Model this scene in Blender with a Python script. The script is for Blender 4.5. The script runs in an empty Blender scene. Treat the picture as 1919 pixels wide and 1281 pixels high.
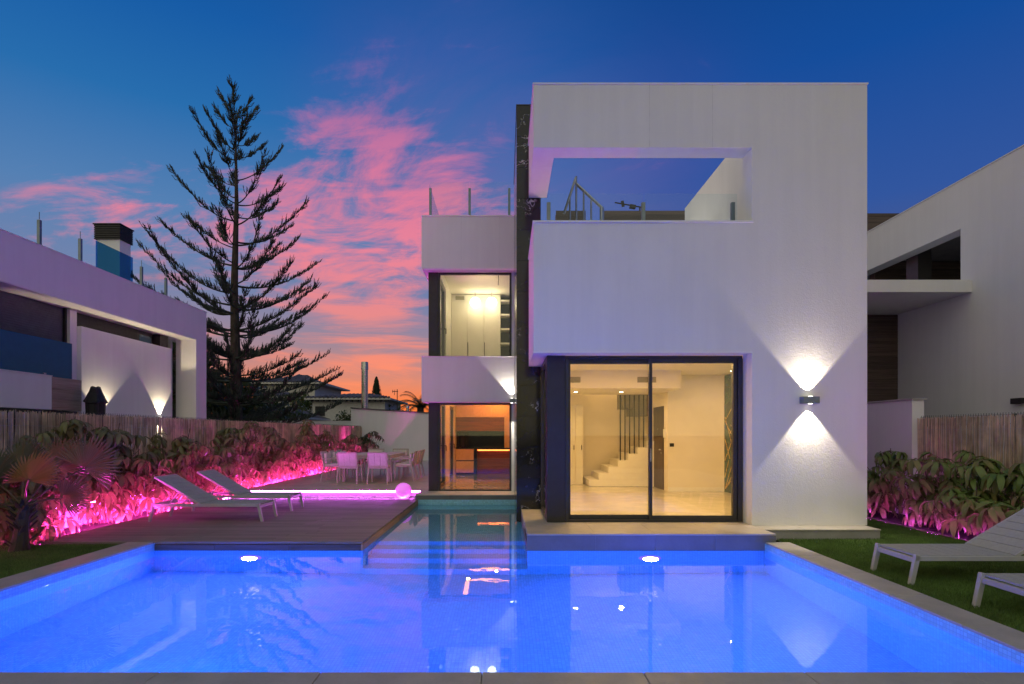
import bpy, bmesh, math, random
import numpy as np
from mathutils import Vector, Matrix, Euler
random.seed(7); RNG = np.random.default_rng(7)
S = bpy.context.scene
COL = S.collection
R = math.radians
PI = math.pi

# ------------------------------------------------------------------ camera
EYE = 1.457                       # eye height above the pool deck (z = 0)
FX = 1066.0                       # focal length in photograph pixels (20 mm lens)
cam_data = bpy.data.cameras.new('camera')
cam = bpy.data.objects.new('camera', cam_data); COL.objects.link(cam)
cam.location = (0, 0, EYE); cam.rotation_euler = (R(90), 0, 0)
cam_data.sensor_width = 36.0; cam_data.lens = 20.0
cam_data.shift_x = 0.0060; cam_data.shift_y = 0.0889
cam_data.clip_start = 0.05; cam_data.clip_end = 2000
S.camera = cam

# ------------------------------------------------------------------ render / exposure
S.view_settings.view_transform = 'Standard'
try: S.view_settings.look = 'None'
except Exception: pass
S.view_settings.gamma = 1.0; S.view_settings.exposure = 0.08
S.view_settings.use_curve_mapping = False
S.render.engine = 'CYCLES'
cy = S.cycles
cy.use_denoising = True
try: cy.denoiser = 'OPENIMAGEDENOISE'
except Exception: pass
cy.max_bounces = 10; cy.diffuse_bounces = 4; cy.glossy_bounces = 5
cy.transmission_bounces = 6; cy.transparent_max_bounces = 12
cy.caustics_reflective = True; cy.caustics_refractive = True
cy.sample_clamp_indirect = 4.0; cy.sample_clamp_direct = 0.0
cy.blur_glossy = 0.5

# ------------------------------------------------------------------ node helper
class NT:
    def __init__(s, tree): s.t = tree; s.n = tree.nodes; s.l = tree.links
    def new(s, typ, **kw):
        n = s.n.new(typ)
        for k, v in kw.items(): setattr(n, k, v)
        return n
    def put(s, sock, v):
        if isinstance(v, bpy.types.NodeSocket): s.l.new(v, sock)
        elif v is not None:
            if hasattr(sock.default_value, '__len__') and isinstance(v, (int, float)):
                v = (v,) * len(sock.default_value)
            if hasattr(sock.default_value, '__len__') and len(sock.default_value) == 4 and len(v) == 3:
                v = (*v, 1)
            sock.default_value = v
    def m(s, op, a, b=None, c=None, clamp=False):
        n = s.new('ShaderNodeMath', operation=op); n.use_clamp = clamp
        s.put(n.inputs[0], a)
        if b is not None: s.put(n.inputs[1], b)
        if c is not None: s.put(n.inputs[2], c)
        return n.outputs[0]
    def v(s, op, a, b=None, scale=None):
        n = s.new('ShaderNodeVectorMath', operation=op)
        s.put(n.inputs[0], a)
        if b is not None: s.put(n.inputs[1], b)
        if scale is not None: s.put(n.inputs['Scale'], scale)
        return n.outputs['Value'] if op in ('DOT_PRODUCT', 'LENGTH') else n.outputs[0]
    def sep(s, a):
        n = s.new('ShaderNodeSeparateXYZ'); s.put(n.inputs[0], a); return n.outputs
    def comb(s, x, y, z):
        n = s.new('ShaderNodeCombineXYZ')
        for i, q in enumerate((x, y, z)): s.put(n.inputs[i], q)
        return n.outputs[0]
    def mix(s, f, a, b, blend='MIX'):
        n = s.new('ShaderNodeMix', data_type='RGBA', blend_type=blend)
        s.put(n.inputs[0], f); s.put(n.inputs[6], a); s.put(n.inputs[7], b); return n.outputs[2]
    def ramp(s, f, stops, interp='LINEAR'):
        n = s.new('ShaderNodeValToRGB'); cr = n.color_ramp; cr.interpolation = interp
        while len(cr.elements) < len(stops): cr.elements.new(0.5)
        for e, (p, c) in zip(cr.elements, stops):
            e.position = p; e.color = (*c, 1) if len(c) == 3 else c
        s.put(n.inputs[0], f); return n.outputs[0]
    def rng(s, f, a, b, c=0.0, d=1.0, smooth=True):
        n = s.new('ShaderNodeMapRange'); n.interpolation_type = 'SMOOTHSTEP' if smooth else 'LINEAR'
        s.put(n.inputs[0], f); s.put(n.inputs[1], a); s.put(n.inputs[2], b); s.put(n.inputs[3], c); s.put(n.inputs[4], d)
        return n.outputs[0]
    def noise(s, vec, scale, detail=3, rough=.5, dist=0, out=0):
        n = s.new('ShaderNodeTexNoise'); s.put(n.inputs['Vector'], vec); s.put(n.inputs['Scale'], scale)
        n.inputs['Detail'].default_value = detail; n.inputs['Roughness'].default_value = rough
        n.inputs['Distortion'].default_value = dist
        return n.outputs[out]
    def pos(s): return s.new('ShaderNodeNewGeometry').outputs['Position']

# ------------------------------------------------------------------ sky (dusk: orange horizon, pink clouds, deep blue zenith)
world = bpy.data.worlds.new('World'); S.world = world; world.use_nodes = True
w = NT(world.node_tree); w.n.clear()
d = w.v('NORMALIZE', w.new('ShaderNodeTexCoord').outputs['Generated'])
dx, dy, dz = w.sep(d)
zc = w.m('MAXIMUM', dz, 0.0)
hor = w.v('NORMALIZE', w.comb(dx, dy, 0.0))
SUNAZ = R(-24)
cosA = w.v('DOT_PRODUCT', hor, (math.sin(SUNAZ), math.cos(SUNAZ), 0))
toward = w.rng(cosA, 0.74, 0.97)
rampA = w.ramp(zc, [(0.0, (1.0, .19, .03)), (.05, (.98, .22, .05)), (.085, (.74, .25, .15)), (.14, (.36, .235, .28)), (.22, (.165, .215, .38)),
                    (.33, (.085, .205, .43)), (.45, (.020, .145, .40)), (.55, (.008, .10, .36)), (.70, (.003, .055, .25)), (1.0, (.003, .04, .19))])
rampB = w.ramp(zc, [(0.0, (.13, .105, .12)), (.10, (.11, .105, .145)), (.20, (.085, .10, .21)), (.33, (.030, .088, .325)),
                    (.50, (.007, .07, .31)), (.70, (.003, .045, .21)), (1.0, (.003, .04, .18))])
base = w.mix(toward, rampB, rampA)
den = w.m('ADD', zc, 0.16)
px = w.m('DIVIDE', dx, den); py = w.m('DIVIDE', dy, den)
warp = w.noise(w.comb(px, py, 3.0), 0.9, 2, .5, 0, 1)
wv = w.v('SCALE', w.v('SUBTRACT', warp, (.5, .5, .5)), scale=.95)
q1 = w.v('ADD', w.comb(w.m('ADD', w.m('MULTIPLY', px, 1.35), w.m('MULTIPLY', py, -.35)), w.m('ADD', w.m('MULTIPLY', py, 1.9), w.m('MULTIPLY', px, .9)), 0.3), wv)
n1 = w.noise(q1, 1.9, 11, .66, .5)
q2 = w.comb(w.m('ADD', w.m('MULTIPLY', px, 1.2), 7.0), w.m('MULTIPLY', py, 3.4), 1.0)
n2 = w.noise(w.v('ADD', q2, wv), 2.6, 9, .64, .6)
def lobe(pxx, pyy, k, a):
    c = Vector(((pxx - 948) / FX, 1.0, (811 - pyy) / FX)).normalized()
    dd = w.v('DOT_PRODUCT', d, tuple(c))
    return w.m('MULTIPLY', w.m('POWER', 2.718, w.m('MULTIPLY', w.m('SUBTRACT', dd, 1.0), k)), a)
M = lobe(680, 395, 90, .82)
for a in ((830, 290, 130, .40), (880, 130, 100, .32), (520, 420, 140, .22), (660, 570, 60, .32), (290, 440, 140, .36), (110, 470, 160, .34), (1130, 150, 50, .12), (1230, 330, 90, .16), (720, 650, 60, .30), (440, 600, 60, .16), (640, 260, 260, .14)):
    M = w.m('ADD', M, lobe(*a))
M = w.m('MINIMUM', M, .92)
n3 = w.noise(w.v('ADD', w.comb(w.m('MULTIPLY', dx, 2.6), w.m('MULTIPLY', dz, 21.0), 2.0), w.v('SCALE', wv, scale=.45)), 1.3, 8, .60, .4)
lowb = w.rng(zc, .13, .30)
nhi = w.m('ADD', w.m('MULTIPLY', n1, .62), w.m('MULTIPLY', n2, .38))
nn = w.m('ADD', w.m('MULTIPLY', nhi, lowb), w.m('MULTIPLY', n3, w.m('SUBTRACT', 1.0, lowb)))
cov = w.rng(w.m('ADD', nn, w.m('MULTIPLY', w.m('SUBTRACT', M, .62), .30)), .46, .66)
cov = w.m('MULTIPLY', cov, w.rng(M, .02, .50))
veil = w.m('MULTIPLY', w.m('ADD', lobe(850, 300, 75, .56), lobe(1180, 350, 110, .30)), w.rng(n1, .25, .65, .45, 1.0))
base = w.mix(veil, base, (.16, .115, .36))
cloudc = w.ramp(zc, [(0.0, (1.0, .26, .07)), (.09, (1.0, .27, .13)), (.19, (.82, .25, .23)), (.30, (.86, .22, .29)), (.42, (.68, .18, .32)), (.52, (.27, .13, .36)), (.65, (.12, .09, .34)), (1.0, (.06, .07, .28))])
skyc = w.mix(w.m('MULTIPLY', cov, .90), base, cloudc)
under = w.ramp(dz, [(0.0, (1, 1, 1)), (1, (1, 1, 1))])
low = w.rng(dz, -0.10, -0.01)
skyc = w.mix(low, (.03, .035, .05), skyc)
bg = w.new('ShaderNodeBackground'); w.put(bg.inputs[0], skyc); bg.inputs[1].default_value = 1.0
w.l.new(bg.outputs[0], w.new('ShaderNodeOutputWorld').inputs[0])

# ------------------------------------------------------------------ sun: the last broad glow of the dusk on the garden side
sd = bpy.data.lights.new('sun', 'SUN'); sd.energy = 1.45; sd.angle = R(140); sd.color = (1.0, .88, .30)
sun = bpy.data.objects.new('sun', sd); COL.objects.link(sun)
sun.rotation_euler = (R(78), 0, R(-30))

# ------------------------------------------------------------------ object helpers
WM = {}
def wm(o): return WM.get(o.name, Matrix.Identity(4)) if o else Matrix.Identity(4)
def parent_to(o, p):
    if p is not None:
        o.parent = p; o.matrix_parent_inverse = wm(p).inverted()
def tag(o, label=None, cat=None, group=None, kind=None):
    if label: o['label'] = label
    if cat: o['category'] = cat
    if group: o['group'] = group
    if kind: o['kind'] = kind
    return o
def thing(name, label, cat, loc=(0, 0, 0), group=None):
    o = bpy.data.objects.new(name, None); COL.objects.link(o); o.location = loc
    o.empty_display_size = .2
    WM[o.name] = Matrix.Translation(Vector(loc))
    return tag(o, label, cat, group)
def link_mesh(name, me, parent=None, mat=None, loc=None, rot=None, scale=None):
    if mat is not None and not me.materials: me.materials.append(mat)
    o = bpy.data.objects.new(name, me); COL.objects.link(o); parent_to(o, parent)
    if loc is not None: o.location = loc
    if rot is not None: o.rotation_euler = rot
    if scale is not None: o.scale = scale
    if loc is not None:
        WM[o.name] = Matrix.LocRotScale(Vector(loc), Euler(rot or (0, 0, 0)), Vector(scale or (1, 1, 1)))
    return o
def kids(o): return [c for c in bpy.data.objects if c.parent == o]
def dup(root, delta, rotz, label, group=None):
    """copy a thing (built at the world origin) with its parts and sub-parts"""
    r = root.copy(); COL.objects.link(r)
    r.location = delta; r.rotation_euler = (0, 0, rotz); r['label'] = label
    if group: r['group'] = group
    for ch in kids(root):
        c = ch.copy(); COL.objects.link(c); c.parent = r
        for g in kids(ch):
            e = g.copy(); COL.objects.link(e); e.parent = c
    return r

class MB:
    def __init__(s): s.v = []; s.f = []
    def add(s, vs, fs):
        b = len(s.v); s.v += [tuple(p) for p in vs]; s.f += [tuple(i + b for i in f) for f in fs]; return s
    def box(s, x0, x1, y0, y1, z0, z1):
        vs = [(x, y, z) for z in (z0, z1) for y in (y0, y1) for x in (x0, x1)]
        return s.add(vs, [(0, 2, 3, 1), (4, 5, 7, 6), (0, 1, 5, 4), (2, 6, 7, 3), (0, 4, 6, 2), (1, 3, 7, 5)])
    def hexa(s, vs):      # 4 bottom (ccw from above) + 4 top
        return s.add(vs, [(3, 2, 1, 0), (4, 5, 6, 7), (0, 1, 5, 4), (1, 2, 6, 5), (2, 3, 7, 6), (3, 0, 4, 7)])
    def bar(s, p0, p1, w, h, up=(0, 0, 1), w1=None, h1=None):
        p0, p1 = Vector(p0), Vector(p1); t = (p1 - p0).normalized(); u = Vector(up)
        sx = t.cross(u)
        if sx.length < 1e-4: sx = t.cross(Vector((0, 1, 0)))
        sx.normalize(); uz = sx.cross(t)
        w1 = w if w1 is None else w1; h1 = h if h1 is None else h1
        q = lambda p, a, b, W, H: p + sx * a * W / 2 + uz * b * H / 2
        return s.hexa([q(p0, -1, -1, w, h), q(p0, 1, -1, w, h), q(p1, 1, -1, w1, h1), q(p1, -1, -1, w1, h1),
                       q(p0, -1, 1, w, h), q(p0, 1, 1, w, h), q(p1, 1, 1, w1, h1), q(p1, -1, 1, w1, h1)])
    def cyl(s, p0, p1, r0, r1=None, n=10, caps=True):
        r1 = r0 if r1 is None else r1
        p0, p1 = Vector(p0), Vector(p1); t = (p1 - p0).normalized()
        a = t.orthogonal().normalized(); b = t.cross(a)
        vs = []
        for p, r in ((p0, r0), (p1, r1)):
            for i in range(n):
                g = 2 * PI * i / n; vs.append(p + a * math.cos(g) * r + b * math.sin(g) * r)
        fs = [(i, (i + 1) % n, n + (i + 1) % n, n + i) for i in range(n)]
        if caps: fs += [tuple(range(n - 1, -1, -1)), tuple(range(n, 2 * n))]
        return s.add(vs, fs)
    def tube(s, pts, rad, n=6):
        pts = [Vector(p) for p in pts]; vs = []; fs = []
        rr = rad if hasattr(rad, '__len__') else [rad] * len(pts)
        a = None
        for i, p in enumerate(pts):
            t = (pts[min(i + 1, len(pts) - 1)] - pts[max(i - 1, 0)]).normalized()
            a = t.orthogonal().normalized() if a is None else (a - t * a.dot(t)).normalized()
            b = t.cross(a)
            for k in range(n):
                g = 2 * PI * k / n; vs.append(p + a * math.cos(g) * rr[i] + b * math.sin(g) * rr[i])
        for i in range(len(pts) - 1):
            for k in range(n):
                fs.append((i * n + k, i * n + (k + 1) % n, (i + 1) * n + (k + 1) % n, (i + 1) * n + k))
        fs += [tuple(range(n - 1, -1, -1)), tuple(range((len(pts) - 1) * n, len(pts) * n))]
        return s.add(vs, fs)
    def sphere(s, c, r, nu=24, nv=14, sz=1.0):
        vs = [(c[0], c[1], c[2] - r * sz)]
        for j in range(1, nv):
            a = -PI / 2 + PI * j / nv
            for i in range(nu):
                g = 2 * PI * i / nu
                vs.append((c[0] + r * math.cos(a) * math.cos(g), c[1] + r * math.cos(a) * math.sin(g), c[2] + r * sz * math.sin(a)))
        vs.append((c[0], c[1], c[2] + r * sz)); L = len(vs) - 1
        fs = [(0, 1 + (i + 1) % nu, 1 + i) for i in range(nu)]
        for j in range(nv - 2):
            for i in range(nu):
                b = 1 + j * nu
                fs.append((b + i, b + (i + 1) % nu, b + nu + (i + 1) % nu, b + nu + i))
        b = 1 + (nv - 2) * nu
        fs += [(b + i, b + (i + 1) % nu, L) for i in range(nu)]
        return s.add(vs, fs)
    def mesh(s, name, bevel=0, smooth=False):
        me = bpy.data.meshes.new(name); me.from_pydata(s.v, [], s.f)
        if bevel:
            bm = bmesh.new(); bm.from_mesh(me)
            bmesh.ops.remove_doubles(bm, verts=bm.verts, dist=1e-5)
            es = [e for e in bm.edges if len(e.link_faces) == 2 and e.calc_face_angle(0) > .5]
            bmesh.ops.bevel(bm, geom=es, offset=bevel, segments=1, affect='EDGES', clamp_overlap=True)
            bm.to_mesh(me); bm.free()
        if smooth: me.polygons.foreach_set('use_smooth', [True] * len(me.polygons))
        me.update(); return me
    def build(s, name, mat, parent=None, bevel=0, smooth=False):
        return link_mesh(name, s.mesh(name, bevel, smooth), parent, mat)

def B(name, mat, parent, x0, x1, y0, y1, z0, z1, bevel=0):
    return MB().box(x0, x1, y0, y1, z0, z1).build(name, mat, parent, bevel)

def vox(name, mat, parent, xs, ys, zs, fill, bevel=.004):
    """solid from a grid of cells, outer faces only"""
    xs, ys, zs = sorted(set(xs)), sorted(set(ys)), sorted(set(zs))
    F = {}
    for i in range(len(xs) - 1):
        for j in range(len(ys) - 1):
            for k in range(len(zs) - 1):
                F[i, j, k] = bool(fill((xs[i] + xs[i + 1]) / 2, (ys[j] + ys[j + 1]) / 2, (zs[k] + zs[k + 1]) / 2))
    idx = {}; vs = []; fs = []
    def V(i, j, k):
        if (i, j, k) not in idx: idx[i, j, k] = len(vs); vs.append((xs[i], ys[j], zs[k]))
        return idx[i, j, k]
    for (i, j, k), on in F.items():
        if not on: continue
        if not F.get((i - 1, j, k)): fs.append((V(i, j, k), V(i, j, k + 1), V(i, j + 1, k + 1), V(i, j + 1, k)))
        if not F.get((i + 1, j, k)): fs.append((V(i + 1, j, k), V(i + 1, j + 1, k), V(i + 1, j + 1, k + 1), V(i + 1, j, k + 1)))
        if not F.get((i, j - 1, k)): fs.append((V(i, j, k), V(i + 1, j, k), V(i + 1, j, k + 1), V(i, j, k + 1)))
        if not F.get((i, j + 1, k)): fs.append((V(i, j + 1, k), V(i, j + 1, k + 1), V(i + 1, j + 1, k + 1), V(i + 1, j + 1, k)))
        if not F.get((i, j, k - 1)): fs.append((V(i, j, k), V(i, j + 1, k), V(i + 1, j + 1, k), V(i + 1, j, k)))
        if not F.get((i, j, k + 1)): fs.append((V(i, j, k + 1), V(i + 1, j, k + 1), V(i + 1, j + 1, k + 1), V(i, j + 1, k + 1)))
    m = MB(); m.v = vs; m.f = fs
    return m.build(name, mat, parent)
def inb(*b):
    def f(x, y, z):
        return any(q[0] < x < q[1] and q[2] < y < q[3] and q[4] < z < q[5] for q in b)
    return f
def voxb(name, mat, parent, adds, subs=()):
    xs = [q for b in list(adds) + list(subs) for q in b[0:2]]; ys = [q for b in list(adds) + list(subs) for q in b[2:4]]; zs = [q for b in list(adds) + list(subs) for q in b[4:6]]
    A, Z = inb(*adds), inb(*subs) if subs else (lambda *a: False)
    return vox(name, mat, parent, xs, ys, zs, lambda x, y, z: A(x, y, z) and not Z(x, y, z))

# ------------------------------------------------------------------ materials
def mat_base(name):
    m = bpy.data.materials.new(name); m.use_nodes = True
    t = NT(m.node_tree); b = m.node_tree.nodes['Principled BSDF']
    return m, t, b
def plain(name, col, rough=.5, metal=0.0, var=.12, scale=6.0, bump=0.0, bscale=60.0, spec=.5, bdist=.01, stretch=(1, 1, 1), island=0.0, fine=0.0):
    m, t, b = mat_base(name)
    p = t.v('MULTIPLY', t.pos(), stretch)
    n = t.noise(p, scale, 5, .6)
    c1 = tuple(max(0, x * (1 - var)) for x in col); c2 = tuple(min(1, x * (1 + var)) for x in col)
    c = t.mix(t.rng(n, .3, .7), c1, c2)
    if fine:
        c = t.mix(t.rng(t.noise(p, scale * 14, 3, .6), .3, .7), t.mix(1.0, c, (1 - fine,) * 3, 'MULTIPLY'), c)
    if island:
        r = t.new('ShaderNodeNewGeometry').outputs['Random Per Island']
        ro = t.new('ShaderNodeObjectInfo').outputs['Random']
        rr = t.m('FRACT', t.m('ADD', r, ro))
        g = t.m('ADD', 1 - island, t.m('MULTIPLY', rr, 2 * island))
        c = t.mix(1.0, c, t.comb(g, g, g), 'MULTIPLY')
    t.put(b.inputs['Base Color'], c); b.inputs['Metallic'].default_value = metal
    t.put(b.inputs['Roughness'], t.rng(t.noise(p, scale * 2.3, 3), .2, .8, max(.02, rough - .08), min(1, rough + .08)))
    b.inputs['Specular IOR Level'].default_value = spec
    if bump:
        bn = t.new('ShaderNodeBump'); bn.inputs['Strength'].default_value = bump; bn.inputs['Distance'].default_value = bdist
        t.put(bn.inputs['Height'], t.noise(p, bscale, 4, .6)); t.l.new(bn.outputs[0], b.inputs['Normal'])
    return m
def emis(name, col, strength):
    m = bpy.data.materials.new(name); m.use_nodes = True; t = NT(m.node_tree); t.n.clear()
    e = t.new('ShaderNodeEmission'); e.inputs[0].default_value = (*col, 1); e.inputs[1].default_value = strength
    t.l.new(e.outputs[0], t.new('ShaderNodeOutputMaterial').inputs[0]); return m
def glass_thin(name, tint=(.96, .98, .98), refl=1.0):
    m = bpy.data.materials.new(name); m.use_nodes = True; t = NT(m.node_tree); t.n.clear()
    tr = t.new('ShaderNodeBsdfTransparent'); tr.inputs[0].default_value = (*tint, 1)
    gl = t.new('ShaderNodeBsdfGlossy'); gl.inputs['Roughness'].default_value = 0.004
    ge = t.new('ShaderNodeNewGeometry')
    ci = t.m('ABSOLUTE', t.v('DOT_PRODUCT', ge.outputs['Normal'], ge.outputs['Incoming']))
    fs = t.m('ADD', .042, t.m('MULTIPLY', .958, t.m('POWER', t.m('SUBTRACT', 1.0, ci, clamp=True), 5.0)))
    mx = t.new('ShaderNodeMixShader')
    t.put(mx.inputs[0], t.m('MULTIPLY', fs, refl, clamp=True)); t.l.new(tr.outputs[0], mx.inputs[1]); t.l.new(gl.outputs[0], mx.inputs[2])
    t.l.new(mx.outputs[0], t.new('ShaderNodeOutputMaterial').inputs[0]); return m
def wood(name, c1, c2, axis='X', rough=.55, gl=1.0, island=.18, bump=.15):
    m, t, b = mat_base(name)
    st = {'X': (.35, 9, 9), 'Y': (9, .35, 9), 'Z': (9, 9, .35)}[axis]
    oi = t.new('ShaderNodeObjectInfo').outputs['Random']
    off = t.comb(t.m('MULTIPLY', oi, 37.0), t.m('MULTIPLY', oi, 19.0), t.m('MULTIPLY', oi, 11.0))
    p = t.v('ADD', t.v('MULTIPLY', t.pos(), st), off)
    n = t.noise(p, 1.6, 7, .65, 1.2); n2 = t.noise(p, 9, 4, .6)
    f = t.m('ADD', t.m('MULTIPLY', n, .75), t.m('MULTIPLY', n2, .25))
    c = t.mix(t.rng(f, .32, .68), c1, c2)
    g = t.m('ADD', 1 - island, t.m('MULTIPLY', oi, 2 * island))
    c = t.mix(1.0, c, t.comb(g, g, g), 'MULTIPLY')
    t.put(b.inputs['Base Color'], c); t.put(b.inputs['Roughness'], t.rng(n2, .2, .8, rough - .1, rough + .1))
    bn = t.new('ShaderNodeBump'); bn.inputs['Strength'].default_value = bump; bn.inputs['Distance'].default_value = .004
    t.put(bn.inputs['Height'], f); t.l.new(bn.outputs[0], b.inputs['Normal'])
    return m
def stucco(name, col, bump=.35, bscale=70, dirt=.06):
    m, t, b = mat_base(name)
    p = t.pos(); x, y, z = t.sep(p)
    big = t.noise(p, .7, 5, .6); st = t.noise(t.v('MULTIPLY', p, (4, 4, .25)), 1.3, 5, .65)
    f = t.m('ADD', t.m('MULTIPLY', big, .5), t.m('MULTIPLY', st, .5))
    c = t.mix(t.rng(f, .35, .65), tuple(q * (1 - dirt) for q in col), col)
    t.put(b.inputs['Base Color'], c); b.inputs['Roughness'].default_value = .85; b.inputs['Specular IOR Level'].default_value = .25
    h = t.m('ADD', t.m('MULTIPLY', t.noise(p, bscale, 4, .65), .7), t.m('MULTIPLY', t.noise(p, bscale * .35, 3, .6), .5))
    bn = t.new('ShaderNodeBump'); bn.inputs['Strength'].default_value = bump; bn.inputs['Distance'].default_value = .012
    t.put(bn.inputs['Height'], h); t.l.new(bn.outputs[0], b.inputs['Normal'])
    return m
def marble_mat():
    m, t, b = mat_base('black_marble')
    oi = t.new('ShaderNodeObjectInfo').outputs['Random']
    p = t.v('ADD', t.pos(), t.comb(t.m('MULTIPLY', oi, 13.0), t.m('MULTIPLY', oi, 7.0), t.m('MULTIPLY', oi, 5.0)))
    wv = t.v('SCALE', t.v('SUBTRACT', t.noise(p, 2.2, 4, .6, 0, 1), (.5, .5, .5)), scale=1.1)
    pw = t.v('ADD', p, wv)
    n = t.noise(t.v('MULTIPLY', pw, (1, 1, 1.6)), 1.5, 2, .5)
    vein = t.m('SUBTRACT', 1.0, t.rng(t.m('ABSOLUTE', t.m('SUBTRACT', n, .5)), 0.0, .011))
    gate = t.rng(t.noise(p, 2.4, 2, .5), .50, .62)
    v = t.m('MULTIPLY', vein, gate)
    base = t.mix(t.noise(p, 3, 5, .6), (.008, .008, .010), (.020, .019, .022))
    t.put(b.inputs['Base Color'], t.mix(v, base, (.46, .45, .47)))
    b.inputs['Roughness'].default_value = .11
    return m
def mosaic(name):
    m, t, b = mat_base(name)
    g = t.new('ShaderNodeNewGeometry'); p = g.outputs['Position']; nrm = g.outputs['Normal']
    s = 1 / .034
    sp = t.v('ADD', t.v('SCALE', p, scale=s), (.37, .41, .29))
    fl = t.v('FLOOR', sp); fr = t.v('SUBTRACT', sp, fl)
    fx, fy, fz = t.sep(fr); nx, ny, nz = t.sep(t.v('ABSOLUTE', nrm))
    def ln(f, n):
        e = t.m('LESS_THAN', t.m('MINIMUM', f, t.m('SUBTRACT', 1.0, f)), .055)
        return t.m('MULTIPLY', e, t.m('LESS_THAN', n, .5))
    grout = t.m('MAXIMUM', ln(fx, nx), t.m('MAXIMUM', ln(fy, ny), ln(fz, nz)))
    wn = t.new('ShaderNodeTexWhiteNoise'); t.put(wn.inputs[0], fl)
    vv = t.m('ADD', .86, t.m('MULTIPLY', wn.outputs[0], .18))
    tile = t.mix(1.0, (.32, .68, .86), t.comb(vv, vv, vv), 'MULTIPLY')
    t.put(b.inputs['Base Color'], t.mix(grout, tile, (.17, .40, .58)))
    t.put(b.inputs['Roughness'], t.mix(grout, (.055, .055, .055), (.7, .7, .7)))
    jit = t.v('SCALE', t.v('SUBTRACT', wn.outputs[1], (.5, .5, .5)), scale=.13)
    t.put(b.inputs['Normal'], t.v('NORMALIZE', t.v('ADD', nrm, jit)))
    return m
def water_mat():
    m = bpy.data.materials.new('pool_water'); m.use_nodes = True; t = NT(m.node_tree); t.n.clear()
    g = t.new('ShaderNodeBsdfGlass'); g.inputs['IOR'].default_value = 1.33; g.inputs['Roughness'].default_value = 0.0
    g.inputs[0].default_value = (.80, .95, 1, 1)
    bn = t.new('ShaderNodeBump'); bn.inputs['Strength'].default_value = .05; bn.inputs['Distance'].default_value = .02
    t.put(bn.inputs['Height'], t.noise(t.pos(), 3.0, 2, .5)); t.l.new(bn.outputs[0], g.inputs['Normal'])
    t.l.new(g.outputs[0], t.new('ShaderNodeOutputMaterial').inputs[0]); return m
def leaf_mat(name, c1, c2, trans=.25, rough=.35):
    m, t, b = mat_base(name)
    oi = t.new('ShaderNodeObjectInfo').outputs['Random']; ri = t.new('ShaderNodeNewGeometry').outputs['Random Per Island']
    r = t.m('FRACT', t.m('ADD', t.m('MULTIPLY', oi, 3.0), ri))
    c = t.mix(t.m('MULTIPLY', t.m('ADD', r, t.noise(t.pos(), 3, 3)), .5), c1, c2)
    c = t.mix(t.m('MULTIPLY', t.rng(t.m('FRACT', t.m('MULTIPLY', t.m('ADD', oi, ri), 7.31)), .86, .98), .75), c, (.24, .15, .06))
    t.put(b.inputs['Base Color'], c); b.inputs['Roughness'].default_value = rough
    tr = t.new('ShaderNodeBsdfTranslucent'); t.put(tr.inputs[0], t.mix(.5, c, (.20, .22, .05)))
    mx = t.new('ShaderNodeMixShader'); mx.inputs[0].default_value = trans
    t.l.new(b.outputs[0], mx.inputs[1]); t.l.new(tr.outputs[0], mx.inputs[2])
    t.l.new(mx.outputs[0], t.n['Material Output'].inputs[0]); return m

WHITE = stucco('white_render', (.80, .79, .78))
WHITE_L = stucco('white_render_neighbour', (.85, .84, .84), .2)
SMOOTHW = plain('white_plaster', (.80, .78, .74), .7, var=.03, bump=.03)
CREAM = plain('cream_wall', (.62, .60, .56), .85, var=.08, bump=.1)
ROOMW = plain('room_wall', (.78, .72, .62), .65, var=.03, bump=.03, scale=2)
DARK = plain('anthracite_aluminium', (.032, .031, .036), .38, var=.08, spec=.5)
DARKF = plain('dark_cladding', (.026, .023, .026), .5, var=.12)
STEEL = plain('galvanised_steel', (.42, .44, .47), .34, 1.0, .10)
FLUE = plain('flue_steel', (.55, .57, .60), .22, 1.0, .06)
GREYM = plain('grey_post', (.20, .24, .28), .35, .6, .08)
CAPM = plain('white_metal_cap', (.80, .79, .80), .4, var=.03)
STONE = plain('grey_porcelain', (.40, .385, .37), .48, var=.10, scale=3, bump=.06, fine=.08)
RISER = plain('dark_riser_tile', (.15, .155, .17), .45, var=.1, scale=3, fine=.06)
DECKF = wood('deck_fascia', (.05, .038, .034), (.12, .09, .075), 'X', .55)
STONE2 = plain('sand_porcelain', (.46, .42, .37), .42, var=.09, scale=3, bump=.05, fine=.07, island=.05)
FLOOR_IN = plain('polished_floor', (.58, .54, .46), .12, var=.10, scale=1.6, fine=.05)
MARBLE = marble_mat()
MOSAIC = mosaic('pool_mosaic')
WATER = water_mat()
GLASS = glass_thin('window_glass', refl=1.25)
GLASSB = glass_thin('balustrade_glass', (.93, .97, .98), .5)
GLASSD = plain('blue_balustrade_glass', (.012, .10, .19), .08, var=.05)
DECK = wood('deck_wood', (.14, .112, .105), (.28, .235, .22), 'X', .62, island=.14)
DECKE = wood('deck_edge_wood', (.24, .13, .06), (.46, .27, .13), 'Y', .5)
DWOOD = wood('dark_wood_cladding', (.055, .036, .030), (.15, .10, .082), 'X', .5, island=.25)
LWOOD = wood('pale_wood_cladding', (.25, .18, .14), (.46, .36, .30), 'Y', .5, island=.12)
KWOOD = wood('kitchen_wood', (.09, .020, .007), (.22, .058, .018), 'X', .55, island=.1)
CABW = plain('cabinet_lacquer', (.72, .52, .28), .3, var=.02)
LACQ = plain('wardrobe_lacquer', (.72, .69, .60), .35, var=.02)
DOORW = wood('walnut_door', (.035, .018, .010), (.085, .045, .026), 'Z', .4)
BLACKM = plain('black_metal', (.010, .010, .011), .4)
BLACKG = plain('black_glass', (.010, .009, .010), .06)
TEAL = plain('green_marble', (.035, .085, .075), .15, var=.5, scale=3)
GOLD = plain('gold_trim', (.85, .58, .22), .3, 1.0)
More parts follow.
